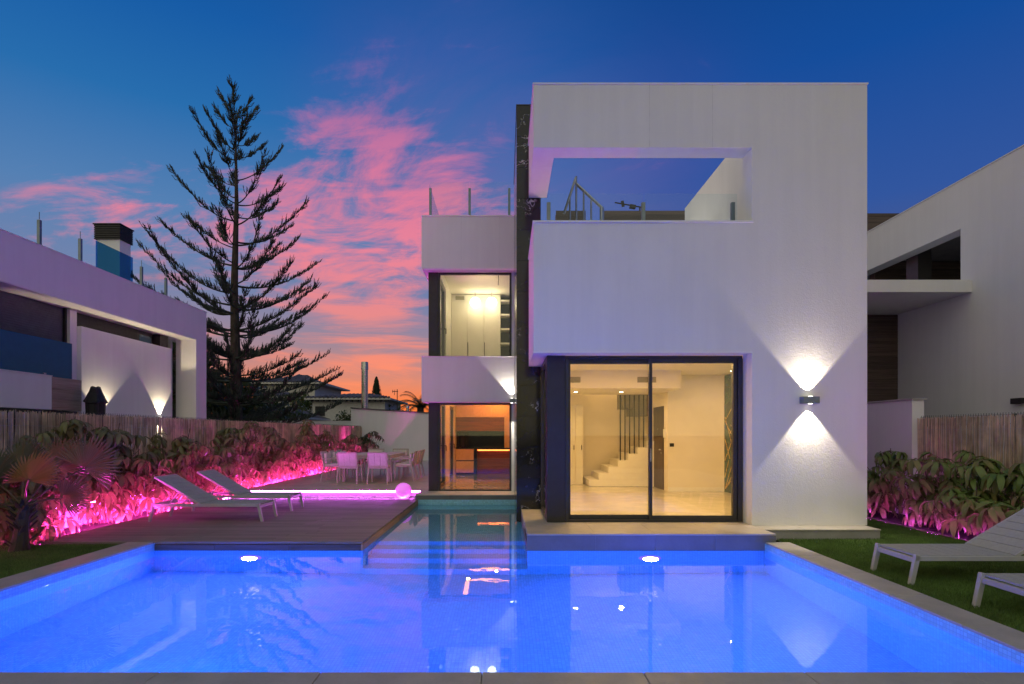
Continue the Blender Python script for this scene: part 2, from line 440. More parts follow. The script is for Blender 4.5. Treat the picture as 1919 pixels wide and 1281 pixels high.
NICHE = plain('navy_backing', (.012, .016, .06), .8, spec=.1)
CHROME = plain('brushed_chrome', (.6, .6, .6), .25, 1.0)
REED = plain('reed', (.56, .43, .30), .75, var=.3, scale=3, island=.45)
WIRE = plain('green_wire', (.025, .045, .04), .5)
SOIL = plain('garden_soil', (.045, .032, .024), .95, var=.4, scale=12, bump=.6, bscale=25, bdist=.03)
TURF_BASE = plain('turf_base', (.028, .05, .014), .95, var=.3, scale=20)
GRASS = plain('turf_blade', (.105, .19, .036), .6, var=.30, scale=1.3, island=.35)
ASPH = plain('ground_earth', (.07, .065, .06), 1.0, var=.3, scale=.3, spec=.05)
TILEROOF = plain('clay_roof_tile', (.13, .12, .13), .8, var=.3, scale=4, island=.3)
LEAF = leaf_mat('umbrella_leaf', (.115, .125, .045), (.26, .245, .10), .3)
LEAFR = leaf_mat('umbrella_leaf_light', (.085, .16, .030), (.22, .29, .07))
LEAFD = leaf_mat('dark_leaf', (.030, .06, .016), (.075, .11, .030), .15)
PALM = leaf_mat('palm_leaf', (.10, .12, .05), (.24, .22, .11), .25, .4)
BARK = plain('bark', (.060, .045, .036), .9, var=.4, scale=7, bump=.6, bscale=20, bdist=.03, stretch=(1, 1, .4))
STEMM = plain('green_stem', (.09, .07, .035), .7, var=.3)
PINE = plain('pine_needles', (.045, .060, .048), .7, var=.4, scale=.7, island=.35)
CYPR = plain('cypress_foliage', (.020, .042, .018), .8, var=.4, scale=.7, island=.4)
SLING = plain('grey_textile', (.36, .37, .40), .75, var=.06, scale=30, fine=.12, bump=.05, bscale=300)
FRAMEM = plain('white_powder_coat', (.42, .42, .44), .4, var=.04)
STRAP = plain('woven_strap', (.66, .63, .62), .75, var=.06, fine=.1, scale=20)
TAUPE = plain('taupe_aluminium', (.50, .45, .40), .45, var=.05)
CUSH = plain('cream_cushion', (.72, .70, .66), .9, var=.05)
COVER = plain('black_cover', (.012, .011, .014), .55, var=.2, bump=.3, bscale=14, bdist=.03)
PEBBLE = plain('white_pebble', (.62, .60, .58), .7, var=.1, island=.25)
PINK = emis('pink_led', (1.0, .04, .62), 800.0)
PINK2 = emis('pink_led_added', (1.0, .07, .42), 190.0)
MAG = emis('magenta_led', (.80, .09, 1.0), 95.0)
MAGR = emis('violet_led', (.80, .05, .95), 120.0)
ORANGE = emis('orange_led', (1.0, .16, .03), 9.0)
WARM_E = emis('warm_bulb', (1.0, .80, .55), 40.0)
COVE = emis('cove_glow', (1.0, .29, .025), 9.0)
GLOBE_E = emis('globe_bulb', (1.0, .88, .58), 7.0)
RIM_E = emis('pool_rim_glow', (.30, .14, 1.0), 1.3)  # the lamp's violet halo on its rim, put in as emission
POOL_E = emis('pool_lens', (.55, .35, 1.0), 12.0)
SPOT_E = emis('white_lens', (1.0, .93, .80), 9.0)

def lamp(kind, name, loc, energy, col, parent, rot=(0, 0, 0), **kw):
    l = bpy.data.lights.new(name, kind); l.energy = energy; l.color = col
    for k, v in kw.items(): setattr(l, k, v)
    o = bpy.data.objects.new(name, l); COL.objects.link(o); parent_to(o, parent)
    o.location = loc; o.rotation_euler = rot; return o

# ------------------------------------------------------------------ ground, pool
FZ = .107            # floor level of the house and its stone steps
WZ = -.107           # water level
GZ = -.045           # lawn level
YF = 7.63            # far wall of the pool
PX0, PX1, PY0 = -4.71, 3.463, 3.475
CX0, CX1, CYB = -1.92, .286, 12.44      # shallow arm of the pool running back to the house

gm = MB()
for (x0, x1, y0, y1) in ((-900, 900, 12.5, 1500), (-900, 900, -300, 3.2), (-900, -4.9, 3.2, 12.5), (3.65, 900, 3.2, 12.5)):
    gm.add([(x0, y0, -.09), (x1, y0, -.09), (x1, y1, -.09), (x0, y1, -.09)], [(0, 1, 2, 3)])
tag(gm.build('ground', ASPH), kind='structure')

bm_ = MB()
def quad(m, a, b, c, e): m.add([a, b, c, e], [(0, 1, 2, 3)])
D = -1.35
quad(bm_, (PX0, PY0, D), (PX1, PY0, D), (PX1, YF, D), (PX0, YF, D))
quad(bm_, (PX0, PY0, D), (PX0, YF, D), (PX0, YF, -.02), (PX0, PY0, -.02))
quad(bm_, (PX1, YF, D), (PX1, PY0, D), (PX1, PY0, -.02), (PX1, YF, -.02))
quad(bm_, (PX1, PY0, D), (PX0, PY0, D), (PX0, PY0, -.02), (PX1, PY0, -.02))
quad(bm_, (PX0, YF, D), (CX0, YF, D), (CX0, YF, -.05), (PX0, YF, -.05))
quad(bm_, (CX1, YF, D), (PX1, YF, D), (PX1, YF, -.03), (CX1, YF, -.03))
quad(bm_, (CX0, YF, D), (CX0, CYB, D), (CX0, CYB, -.05), (CX0, YF, -.05))
quad(bm_, (CX1, CYB, D), (CX1, YF, D), (CX1, YF, .05), (CX1, CYB, .05))
quad(bm_, (CX0, CYB, D), (CX1, CYB, D), (CX1, CYB, .0), (CX0, CYB, .0))
basin = tag(bm_.build('pool_basin', MOSAIC), kind='structure')
for (y0, z1) in ((8.42, -.30), (8.14, -.56), (7.86, -.82), (7.58, -1.08)):
    B('pool_step', MOSAIC, basin, CX0 + .002, CX1 - .002, y0, CYB - .002 if z1 > -.31 else y0 + .28, D + .01, z1)
wm_ = MB()
wm_.add([(PX0 + .001, PY0 + .001, WZ), (PX1 - .001, PY0 + .001, WZ), (PX1 - .001, YF - .001, WZ), (CX1 - .001, YF - .001, WZ), (CX0 + .001, YF - .001, WZ), (PX0 + .001, YF - .001, WZ),
         (CX1 - .001, CYB - .001, WZ), (CX0 + .001, CYB - .001, WZ)], [(0, 1, 2, 3, 4, 5), (4, 3, 6, 7)])
tag(wm_.build('pool_water', WATER), kind='structure')
# drains set in the pool floor
def disc(name, label, x, y, r, z=D + .012, holes=True):
    t = thing(name, label, 'drain', (x, y, D))
    MB().cyl((x, y, D + .002), (x, y, z), r, r * .94, 28).build('cover', SMOOTHW, t)
    m = MB()
    if holes:
        for k in range(10):
            a = 2 * PI * k / 10
            m.bar((x + math.cos(a) * r * .35, y + math.sin(a) * r * .35, z + .002), (x + math.cos(a) * r * .8, y + math.sin(a) * r * .8, z + .002), .012, .003)
    else: m.cyl((x, y, z), (x, y, z + .004), r * .4, r * .35, 14)
    m.build('slots' if holes else 'centre_cap', GREYM, t)
disc('floor_drain', 'slotted round drain on pool floor near the right side', 2.35, 4.5, .13)
disc('floor_inlet', 'small round inlet on pool floor below the big sliding door', .95, 4.25, .09, holes=False)
disc('floor_inlet', 'small round inlet on pool floor towards the deck side', -1.95, 4.65, .09, holes=False)

def pool_light(x, label, z=-.60):
    t = thing('pool_light', label, 'pool light', (x, YF, z), 'underwater lights in the far pool wall')
    MB().cyl((x, YF - .004, z), (x, YF - .03, z), .15, .135, 32).build('rim', RIM_E, t)
    MB().cyl((x, YF - .028, z), (x, YF - .04, z), .105, .10, 28).build('lens', POOL_E, t)
    lamp('AREA', 'pool_lamp', (x, YF - .06, z), POOLW, (.085, .092, 1.0), t, (R(-90), 0, 0), shape='DISK', size=.2)
POOLW = 165.0
pool_light(-3.42, 'round violet pool light under the deck edge')
pool_light(1.93, 'round violet pool light under the stone step of the sliding door')
# two more fittings added in the near wall, out of frame, to brighten the water
for x, lb in ((-2.7, 'added unseen pool light in the near wall towards the deck side'), (1.5, 'added unseen pool light in the near wall towards the lawn side')):
    t = thing('pool_light', lb, 'pool light', (x, PY0, -.6), 'added underwater lights in the near pool wall')
    MB().cyl((x, PY0 + .004, -.6), (x, PY0 + .03, -.6), .15, .135, 32).build('rim', RIM_E, t)
    MB().cyl((x, PY0 + .028, -.6), (x, PY0 + .04, -.6), .105, .10, 28).build('lens', POOL_E, t)
    lamp('AREA', 'pool_lamp', (x, PY0 + .06, -.6), 72.0, (.0, .145, 1.0), t, (R(90), 0, 0), shape='DISK', size=.2)

cop = tag(B('pool_coping', STONE, None, PX0 - .33, PX1 + .31, 3.10, 3.12, -.2, -.02), kind='structure')
def copings(x0, x1, y0, y1, n, along):
    for i in range(n):
        a, b = i / n, (i + 1) / n
        if along == 'Y': bx = (x0, x1, y0 + (y1 - y0) * a + .002, y0 + (y1 - y0) * b - .002)
        else: bx = (x0 + (x1 - x0) * a + .002, x0 + (x1 - x0) * b - .002, y0, y1)
        z = random.uniform(-.0015, .0)
        B('coping_stone', STONE, cop, *bx, -.135, z, .004)
copings(PX0 - .35, PX0 - .004, 3.50, 7.60, 5, 'Y')
copings(PX1 + .004, PX1 + .325, 3.50, 7.60, 5, 'Y')
copings(PX0 - .35, PX1 + .325, 3.13, 3.471, 9, 'X')
# paving behind the camera
pav = tag(B('paving', STONE, None, -7.0, 7.4, -6, 3.125, -.08, -.006), kind='structure')

# ------------------------------------------------------------------ deck
dk = tag(B('deck', DARKF, None, -6.28, CX0 - .03, YF + .06, 12.58, -.14, -.045), kind='structure')
y = YF + .005; PW = .145
while y < 12.58:
    cuts = [-6.30] + sorted(-6.3 + (i * 1.5 + random.uniform(0, .9)) for i in range(1, 3)) + [CX0 - .002]
    for a, b in zip(cuts[:-1], cuts[1:]):
        B('plank', DECK, dk, a + .0015, b - .0015, y, min(y + PW - .006, 12.585), -.032, random.uniform(-.0012, .0), .003)
    y += PW
xs_ = [-4.705, -3.9, -2.9, -1.945]
for a, b in zip(xs_[:-1], xs_[1:]):
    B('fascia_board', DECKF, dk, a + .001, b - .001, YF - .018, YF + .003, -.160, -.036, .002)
ys_ = [YF - .018, 8.9, 10.2, 11.4, 12.42]
for a, b in zip(ys_[:-1], ys_[1:]):
    B('edge_board', DECKE, dk, CX0 - .022, CX0 + .004, a + .001, b - .001, -.165, -.034, .002)
# left front edge of deck towards the lawn
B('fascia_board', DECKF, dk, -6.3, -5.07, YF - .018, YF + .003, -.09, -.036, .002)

# ------------------------------------------------------------------ raised stone terrace with the dining table
TY0 = 13.22
ter = tag(B('terrace', STONE, None, -6.28, -1.84, TY0 + .03, 28.0, -.08, FZ - .012), kind='structure')
nx, tw = 4, (6.28 - 1.84) / 4
yy = TY0
while yy < 27.8:
    for i in range(nx):
        B('floor_tile', STONE2, ter, -6.28 + i * tw + .002, -6.28 + (i + 1) * tw - .002, yy + .002, yy + .598, FZ - .014, FZ - random.uniform(0, .0015), 0)
    yy += .6
# pebble strip
peb = MB()
for i in range(2300):
    x = random.uniform(-6.25, -1.95); yq = random.uniform(12.62, TY0 - .04); r = random.uniform(.018, .042)
    zz = -.055 + random.uniform(0, .045)
    a = random.uniform(0, PI)
    vs = []
    for j, (zr, rr) in enumerate(((-.6, .6), (.15, 1.0), (.75, .55))):
        for k in range(6):
            g = a + 2 * PI * k / 6 + j * .4
            vs.append((x + math.cos(g) * r * rr * random.uniform(.85, 1.2), yq + math.sin(g) * r * rr * random.uniform(.8, 1.15), zz + zr * r * .7))
    fs = [(j * 6 + k, j * 6 + (k + 1) % 6, (j + 1) * 6 + (k + 1) % 6, (j + 1) * 6 + k) for j in (0, 1) for k in range(6)] + [tuple(range(12, 18))]
    peb.add(vs, fs)
tag(peb.build('pebbles', PEBBLE), 'strip of white pebbles between deck and terrace', 'pebbles', kind='stuff')
def strip(name, label, mat, p0, p1, r=.011, mount=True):
    t = thing(name, label, 'led strip', tuple((Vector(p0) + Vector(p1)) / 2))
    MB().tube([p0, p1], r, 6).build('light_tube', mat, t)
    if mount:
        dv = Vector((0, 0, -r * 1.5))
        MB().bar(Vector(p0) + dv, Vector(p1) + dv, .02, .006).build('channel', GREYM, t)
    return t
strip('led_strip', 'glowing magenta strip under the edge of the stone terrace', MAG, (-6.2, TY0 - .016, FZ - .004), (-1.99, TY0 - .016, FZ - .004), .015)
strip('led_strip', 'glowing magenta strip at the back edge of the wooden deck', MAG, (-6.2, 12.603, -.016), (-2.05, 12.603, -.016), .009)
# glowing ball
bt = thing('ball_lamp', 'glowing magenta ball lamp on the pebble strip', 'ball lamp', (-2.29, 12.70, 0))
mball = bpy.data.materials.new('ball_shell'); mball.use_nodes = True
tb = NT(mball.node_tree); bb = tb.n['Principled BSDF']
bb.inputs['Base Color'].default_value = (.75, .6, .75, 1); bb.inputs['Roughness'].default_value = .35
bb.inputs['Emission Color'].default_value = (.82, .06, .86, 1); bb.inputs['Emission Strength'].default_value = .75
MB().sphere((-2.29, 12.72, .165), .178, 36, 20).build('shell', mball, bt, smooth=True)
MB().cyl((-2.29, 12.72, -.03), (-2.29, 12.72, .004), .06, .075, 16).build('base', SMOOTHW, bt)

# ------------------------------------------------------------------ stone steps of the house
st1 = tag(B('stone_step', STONE, None, CX1, 3.615, YF - .016, 8.58, -.165, FZ - .022), kind='structure')
cuts = [CX1, 1.20, 2.0, 2.8, 3.615]
for a, b in zip(cuts[:-1], cuts[1:]):
    B('step_slab', STONE2, st1, a + .001, b - .001, YF - .024, 8.60, FZ - .020, FZ, .003)
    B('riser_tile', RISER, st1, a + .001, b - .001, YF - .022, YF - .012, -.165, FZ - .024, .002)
B('step_slab', STONE2, st1, CX1 - .012, .64, 8.602, 10.10, FZ - .1, FZ - .001, .003)
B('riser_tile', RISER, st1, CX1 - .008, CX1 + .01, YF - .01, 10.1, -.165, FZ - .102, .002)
st2 = tag(B('kitchen_step', STONE, None, -1.985, .19, CYB + .012, 13.3, -.165, FZ - .022), kind='structure')
cuts = [-1.985, -1.25, -.52, .188]
for a, b in zip(cuts[:-1], cuts[1:]):
    B('step_slab', STONE2, st2, a + .001, b - .001, CYB - .002, 13.28, FZ - .020, FZ, .003)
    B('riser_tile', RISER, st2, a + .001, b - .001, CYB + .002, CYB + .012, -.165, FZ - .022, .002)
pl = tag(B('wall_plinth', STONE, None, 3.625, 5.255, 7.99, 8.36, -.09, FZ - .022), kind='structure')
for a, b in ((3.62, 4.2), (4.2, 4.75), (4.75, 5.26)):
    B('step_slab', STONE2, pl, a + .001, b - .001, 7.97, 8.34, FZ - .021, FZ - .002, .003)

# ------------------------------------------------------------------ the villa
H = thing('house', 'white cubic two storey villa with black marble fin and lit rooms', 'house', (1.8, 11, 0))
RZ = 6.554
# white render shell of the front block, one continuous skin
voxb('wall', WHITE, H,
     [(.406, 5.284, 8.32, 8.64, 2.636, RZ), (3.6, 5.284, 8.32, 8.64, FZ, RZ),
      (.406, .726, 8.64, 10.1, 2.636, 4.532), (.406, .726, 8.64, 10.1, 5.633, RZ),
      (.726, 5.284, 8.64, 12.2, 2.82, 3.40), (5.084, 5.284, 8.64, 16.0, FZ, RZ), (3.6, 3.9, 8.64, 13.2, 3.40, 5.195)],
     [(.39, 3.6, 8.30, 8.66, 4.532, 5.633)])
# back part of the block behind the terrace
voxb('wall', WHITE, H, [(.62, 5.084, 12.4, 12.6, 3.40, 5.95), (.62, 5.084, 12.6, 16.2, 5.7, 5.95), (.62, 5.084, 16.0, 16.2, FZ, 5.7), (.42, .62, 13.3, 16.2, FZ, 5.95)])
voxb('roof_room', WHITE, H, [(3.9, 5.084, 8.64, 12.4, 6.1, 6.35), (3.9, 4.1, 8.64, 12.4, 3.4, 6.1)])
# rear block: two white bands and the roof
XL = -1.919
voxb('wall', WHITE, H, [(XL, .186, 12.95, 13.25, 5.211, 6.389), (XL, XL + .16, 13.25, 18.6, 5.211, 6.389), (XL + .16, .186, 13.25, 18.6, 5.55, 5.75)])
voxb('wall', WHITE, H, [(XL, .186, 12.95, 13.25, 2.174, 3.194), (XL, XL + .12, 13.25, 18.6, 2.174, 3.194), (XL + .12, .42, 13.25, 18.6, 2.62, 3.19)])
B('soffit_board', CAPM, H, XL + .01, .18, 12.97, 13.24, 2.160, 2.1735)
B('soffit_board', CAPM, H, XL + .01, .18, 12.97, 13.24, 5.197, 5.2105)
# metal cappings
def cap(x0, x1, y0, y1, z, t=.022): B('cap_strip', CAPM, H, x0, x1, y0, y1, z, z + t, .003)
cap(.392, 5.298, 8.306, 8.66, RZ); cap(.392, .74, 8.662, 10.1, RZ); cap(5.07, 5.298, 8.662, 16.0, RZ)
cap(.392, 3.615, 8.300, 8.655, 4.532, .03); cap(.392, .74, 8.657, 10.1, 4.532, .03)
cap(XL - .014, .185, 12.93, 13.27, 6.389); cap(XL - .014, XL + .18, 13.272, 18.6, 6.389)
cap(XL - .014, .185, 12.93, 13.252, 3.194, .012)
B('drip_edge', CAPM, H, .398, 3.605, 8.312, 8.3195, 2.628, 2.650)
# hairline movement joints of the render
for x, z0, z1 in ((2.10, 5.64, RZ), (3.02, 5.64, RZ)):
    B('movement_joint', plain('joint', (.66, .65, .64), .9), H, x, x + .006, 8.3185, 8.3199, z0, z1)
for x in (-1.02, -.14):
    B('movement_joint', bpy.data.materials['joint'], H, x, x + .006, 12.9485, 12.9499, 5.23, 6.38)

# black marble fin: slabs on its front and on its left side
MX0, MX1, MY0, MZ = .19, .62, 10.1, 7.27
B('fin_core', DARKF, H, MX0 + .02, MX1 - .0, MY0 + .02, 13.3, -.2, MZ - .01)
rows = 13; hh = (MZ - FZ) / rows
for i in range(rows):
    z0 = FZ + i * hh
    B('marble_slab', MARBLE, H, MX0 + .0, MX1, MY0, MY0 + .018, z0 + .0015, z0 + hh - .0015, .0015)
    for a, b in ((MY0 + .0185, 11.65), (11.65, 13.28)):
        B('marble_slab', MARBLE, H, MX0, MX0 + .018, a + .001, b - .001, z0 + .0015, z0 + hh - .0015, .0015)
B('marble_slab', MARBLE, H, MX0, MX0 + .018, MY0 + .002, CYB, -.17, FZ)
B('fin_cap', DARK, H, MX0 - .008, MX1 + .008, MY0 - .008, 13.3, MZ, MZ + .02)

# ---- sliding door of the living room
GY = 8.62
SDR = B('sliding_door', DARK, H, .902, 3.592, GY + .02, GY + .14, 2.585, 2.630)
MB().box(.622, .9, GY, GY + .28, FZ, 2.632).build('frame_post', DARKF, SDR, .004)
MB().box(3.52, 3.592, GY, GY + .14, FZ, 2.585).box(.902, .955, GY + .01, GY + .14, FZ, 2.585).box(.955, 3.52, GY + .005, GY + .14, FZ, FZ + .035).build('frame', DARK, SDR, .003)
MB().box(3.455, 3.519, GY + .035, GY + .10, FZ + .036, 2.582).build('frame_rail', DARK, SDR)
def sash(x0, x1, y, zt, zb, st, rt):
    MB().box(x0, x0 + st, y, y + .05, zb, zt).box(x1 - st, x1, y, y + .05, zb, zt).box(x0 + st, x1 - st, y, y + .05, zt - rt, zt).box(x0 + st, x1 - st, y, y + .05, zb, zb + rt * .9).build('sash', DARK, SDR, .002)
    B('pane', GLASS, SDR, x0 + st - .004, x1 - st + .004, y + .022, y + .026, zb + rt * .9 - .004, zt - rt + .004)
sash(.956, 2.215, GY + .075, 2.584, FZ + .036, .03, .07)
sash(2.175, 3.505, GY + .018, 2.584, FZ + .036, .048, .065)
B('handle', CHROME, SDR, 2.186, 2.206, GY - .012, GY + .017, 1.02, 1.22, .003)
# side glazing of the living room corner
SG = MB().box(.622, .68, GY + .282, GY + .36, FZ, 2.632).box(.622, .68, 10.04, 10.098, FZ, 2.632).box(.622, .68, GY + .36, 10.04, 2.56, 2.632).box(.622, .68, GY + .36, 10.04, FZ, FZ + .05).build('side_window', DARK, H)
B('pane', GLASS, SG, .648, .652, GY + .355, 10.045, FZ + .045, 2.565)
# ---- living room
B('room_floor', FLOOR_IN, H, .64, 5.08, GY + .15, 16.0, FZ - .05, FZ - .002)
B('ceiling', ROOMW, H, .73, 5.08, 8.645, 12.2, 2.80, 2.818)
voxb('interior_wall', ROOMW, H, [(.64, 3.76, 12.2, 12.32, 2.42, 2.81), (.64, 3.76, 12.32, 14.25, 2.42, 2.5)])
B('interior_wall', ROOMW, H, 3.76, 5.083, 13.2, 13.3, FZ, 2.819)
B('interior_wall', ROOMW, H, 3.76, 5.083, 12.2, 13.2, 2.80, 2.85)
voxb('interior_wall', ROOMW, H, [(3.76, 3.88, 13.3, 15.9, FZ, 2.8)])
B('interior_wall', ROOMW, H, .63, 3.88, 15.85, 15.95, FZ, 5.4)
B('interior_wall', ROOMW, H, .635, .66, 10.12, 15.85, FZ, 5.0)
B('interior_wall', ROOMW, H, .66, 3.9, 14.25, 14.35, 2.5, 5.0)
B('interior_wall', ROOMW, H, 5.06, 5.083, 8.65, 13.2, FZ, 2.80)
# end wall left of the stairs with two white doors
B('interior_wall', ROOMW, H, .66, 2.02, 14.9, 15.0, FZ, 2.5)
for a, b in ((1.66, 1.80), (1.83, 2.0)):
    dd = B('interior_door', LACQ, H, a, b, 14.875, 14.898, FZ, 2.2, .003)
    B('door_handle', BLACKM, dd, b - .03, b - .012, 14.84, 14.874, 1.02, 1.14)
MB().box(3.757, 5.06, 13.187, 13.199, FZ, FZ + .09).build('skirting', SMOOTHW, H)
B('air_vent', STEEL, H, 1.42, 1.58, 12.19, 12.199, 2.53, 2.64)
for x0, x1 in ((1.36, 1.60), (2.82, 3.22)):
    vb = B('air_vent', plain('vent_grey', (.30, .26, .20), .6), H, x0, x1, 12.185, 12.199, 2.54, 2.66)
    for k in range(5):
        B('louvre', bpy.data.materials['vent_grey'], vb, x0 + .01, x1 - .01, 12.172, 12.185, 2.55 + k * .021, 2.562 + k * .021)
# stairs climbing to the right
SX, SYF = 2.10, 14.36
for k in range(8):
    B('stair_step', SMOOTHW, H, SX + k * .245, 3.755, SYF, 15.6, FZ + k * .165 + .001, FZ + (k + 1) * .165, .004)
for k in range(6):
    x = 2.90 + k * .118
    zb = FZ + (int((x - SX) / .245) + 1) * .165
    MB().cyl((x, SYF + .05, zb), (x, SYF + .05, 2.42), .016, n=8).build('baluster', BLACKM, H)
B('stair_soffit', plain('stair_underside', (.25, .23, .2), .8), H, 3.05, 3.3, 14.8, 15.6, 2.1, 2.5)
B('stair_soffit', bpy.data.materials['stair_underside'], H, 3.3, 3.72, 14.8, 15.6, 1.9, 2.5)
# walnut entrance door in the right hand passage
dr = B('entrance_door', DOORW, H, 3.738, 3.758, 13.52, 14.42, FZ, 2.10, .003)
MB().box(3.70, 3.737, 13.60, 13.62, 1.05, 1.07).box(3.69, 3.705, 13.60, 13.74, 1.045, 1.075).build('door_handle', CHROME, dr)
MB().cyl((3.737, 13.63, .98), (3.72, 13.63, .98), .025, n=12).build('lock', CHROME, dr)
MB().cyl((3.737, 13.97, 1.55), (3.727, 13.97, 1.55), .015, n=10).build('peephole', CHROME, dr)
B('light_switch', BLACKM, H, 3.80, 3.90, 13.19, 13.199, 1.14, 1.22)
B('intercom', CAPM, H, 3.72, 3.759, 13.36, 13.46, 1.35, 1.55, .004)
# green marble feature panel with gold inlay on right wall
fp = B('feature_panel', TEAL, H, 5.04, 5.059, 8.9, 13.12, FZ, 2.78)
rnd = random.Random(3)
for k in range(26):
    y0 = rnd.uniform(9.0, 12.9); z0 = rnd.uniform(.3, 2.3); sg = rnd.choice((-1, 1)); L = rnd.uniform(.5, 1.0)
    y1 = min(13.08, max(8.95, y0 + L)); z1 = min(2.75, max(FZ + .05, z0 + sg * L * .75))
    MB().bar((5.037, y0, z0), (5.037, y1, z1), .02, .006, up=(1, 0, 0)).build('gold_inlay', GOLD, fp)
# recessed downlights
def downlight(x, y, z, power, col, e=WARM_E):
    o = MB().cyl((x, y, z - .001), (x, y, z - .012), .055, .05, 16).build('downlight', CAPM, H)
    MB().cyl((x, y, z - .012), (x, y, z - .015), .036, .036, 14).build('lens', e, o)
    lamp('AREA', 'downlight_lamp', (x, y, z - .03), power, col, o, shape='DISK', size=.10)
WARM = (1.0, .57, .18)
for x, y in ((1.6, 9.9), (2.9, 9.9), (4.2, 9.9), (1.6, 10.45), (2.9, 10.45), (4.5, 10.45)):
    downlight(x, y, 2.80, 26.0, WARM)
for x, y in ((1.62, 13.2), (2.68, 13.2)):
    downlight(x, y, 2.42, 16.0, WARM)
downlight(4.86, 12.2, 2.80, 9.0, (1.0, .62, .30))
lamp('POINT', 'stair_fill', (2.9, 15.2, 3.6), 44.0, WARM, H, shadow_soft_size=.15)  # unseen fill light added to brighten the stair wall

# ---- rear block glazing
def corner_post(z0, z1): B('corner_post', DARKF, H, -1.80, -1.575, 13.24, 13.36, z0, z1, .003)
WYB = 13.25
def window(x0, x1, z0, z1, fr=.045, name='window'):
    f = MB().box(x0, x0 + fr, WYB, WYB + .08, z0, z1).box(x1 - fr, x1, WYB, WYB + .08, z0, z1).box(x0 + fr, x1 - fr, WYB, WYB + .08, z1 - fr, z1).box(x0 + fr, x1 - fr, WYB, WYB + .08, z0, z0 + fr * .8).build(name, DARK, H, .002)
    B('pane', GLASS, f, x0 + fr - .004, x1 - fr + .004, WYB + .038, WYB + .042, z0 + fr * .8 - .004, z1 - fr + .004)
    return f
corner_post(3.196, 5.21); corner_post(FZ, 2.172)
window(-1.573, .13, 3.206, 5.196); window(-1.573, .13, FZ, 2.158)
B('interior_wall', WHITE, H, .13, .188, 13.26, 18.0, FZ, 5.2)
# ---- upper room
B('ceiling', ROOMW, H, -1.79, .13, 13.3, 18.0, 5.52, 5.545)
B('room_floor', FLOOR_IN, H, -1.75, .12, 13.34, 18.0, 3.192, 3.20)
voxb('interior_wall', LACQ, H, [(-1.78, -1.60, 13.36, 18.0, 3.2, 5.52)], [(-1.8, -1.58, 13.55, 15.15, 3.2, 5.28)])
B('interior_wall', ROOMW, H, -1.6, .13, 17.2, 17.3, 3.2, 5.52)
def side_door(y0, y1, z0, z1, x=-1.70):
    f = MB().box(x, x + .07, y0, y0 + .07, z0, z1).box(x, x + .07, y1 - .07, y1, z0, z1).box(x, x + .07, y0 + .07, y1 - .07, z1 - .08, z1).box(x, x + .07, y0 + .07, y1 - .07, z0, z0 + .07).build('side_door', DARK, H)
    B('pane', GLASS, f, x + .03, x + .034, y0 + .068, y1 - .068, z0 + .068, z1 - .078)
    MB().box(x + .07, x + .12, y1 - .05, y1 - .03, z0 + 1.0, z0 + 1.02).box(x + .10, x + .12, y1 - .05, y1 - .03, z0 + .88, z0 + 1.0).build('door_handle', BLACKM, f)
side_door(13.56, 15.14, 3.21, 5.27)
wr = thing('wardrobe', 'tall cream wardrobe with three doors and open shelves, upstairs room', 'wardrobe', (-.7, 16.6, 3.2))
B('carcass', LACQ, wr, -1.595, -.16, 16.62, 17.19, 3.21, 5.50)
for a, b in ((-1.12, -.64), (-.635, -.155)):
    dd = B('door', LACQ, wr, a + .002, b - .002, 16.60, 16.618, 3.22, 5.30, .003)
    B('handle', BLACKM, dd, a + .004, a + .018, 16.585, 16.60, 3.22, 4.1)
B('door', LACQ, wr, -1.593, -1.124, 16.60, 16.618, 3.22, 5.30, .003)
B('shelf_back', NICHE, wr, -.155, .125, 17.0, 17.02, 3.21, 5.50)
for z in (3.62, 4.05, 4.47, 4.89, 5.30):
    B('shelf', LACQ, wr, -.155, .125, 16.62, 17.0, z, z + .05)
B('air_vent', plain('vent_olive', (.28, .27, .2), .6), H, -1.47, -1.21, 16.59, 16.599, 5.34, 5.45)
for x, lb in ((-.885, 'glowing globe lamp on the wardrobe top, nearer the side door'), (-.41, 'glowing globe lamp on the wardrobe top, nearer the open shelves')):
    g = thing('globe_lamp', lb, 'lamp', (x, 16.4, 5.2), 'globe lamps in the upstairs room')
    MB().sphere((x, 16.40, 5.22), .15, 20, 12).build('globe', GLOBE_E, g, smooth=True)
    MB().bar((x, 16.40, 5.36), (x, 16.40, 5.52), .03, .03, up=(0, 1, 0)).build('arm', CHROME, g)
    lamp('POINT', 'globe_bulb', (x, 16.2, 5.05), 4.5, (1.0, .74, .36), g, shadow_soft_size=.12)
cw = thing('pendant_wire', 'bare black cable hanging from the upstairs ceiling', 'cable', (-.1, 14.4, 5.5))
MB().tube([(-.19, 14.4, 5.52), (-.185, 14.4, 5.35), (-.195, 14.41, 5.2)], .008, 6).build('cable', BLACKM, cw)
lamp('POINT', 'room_fill', (-.6, 14.8, 5.0), 8.0, (1.0, .74, .36), H, shadow_soft_size=.15)  # unseen fill light added for the upstairs room, no fitting
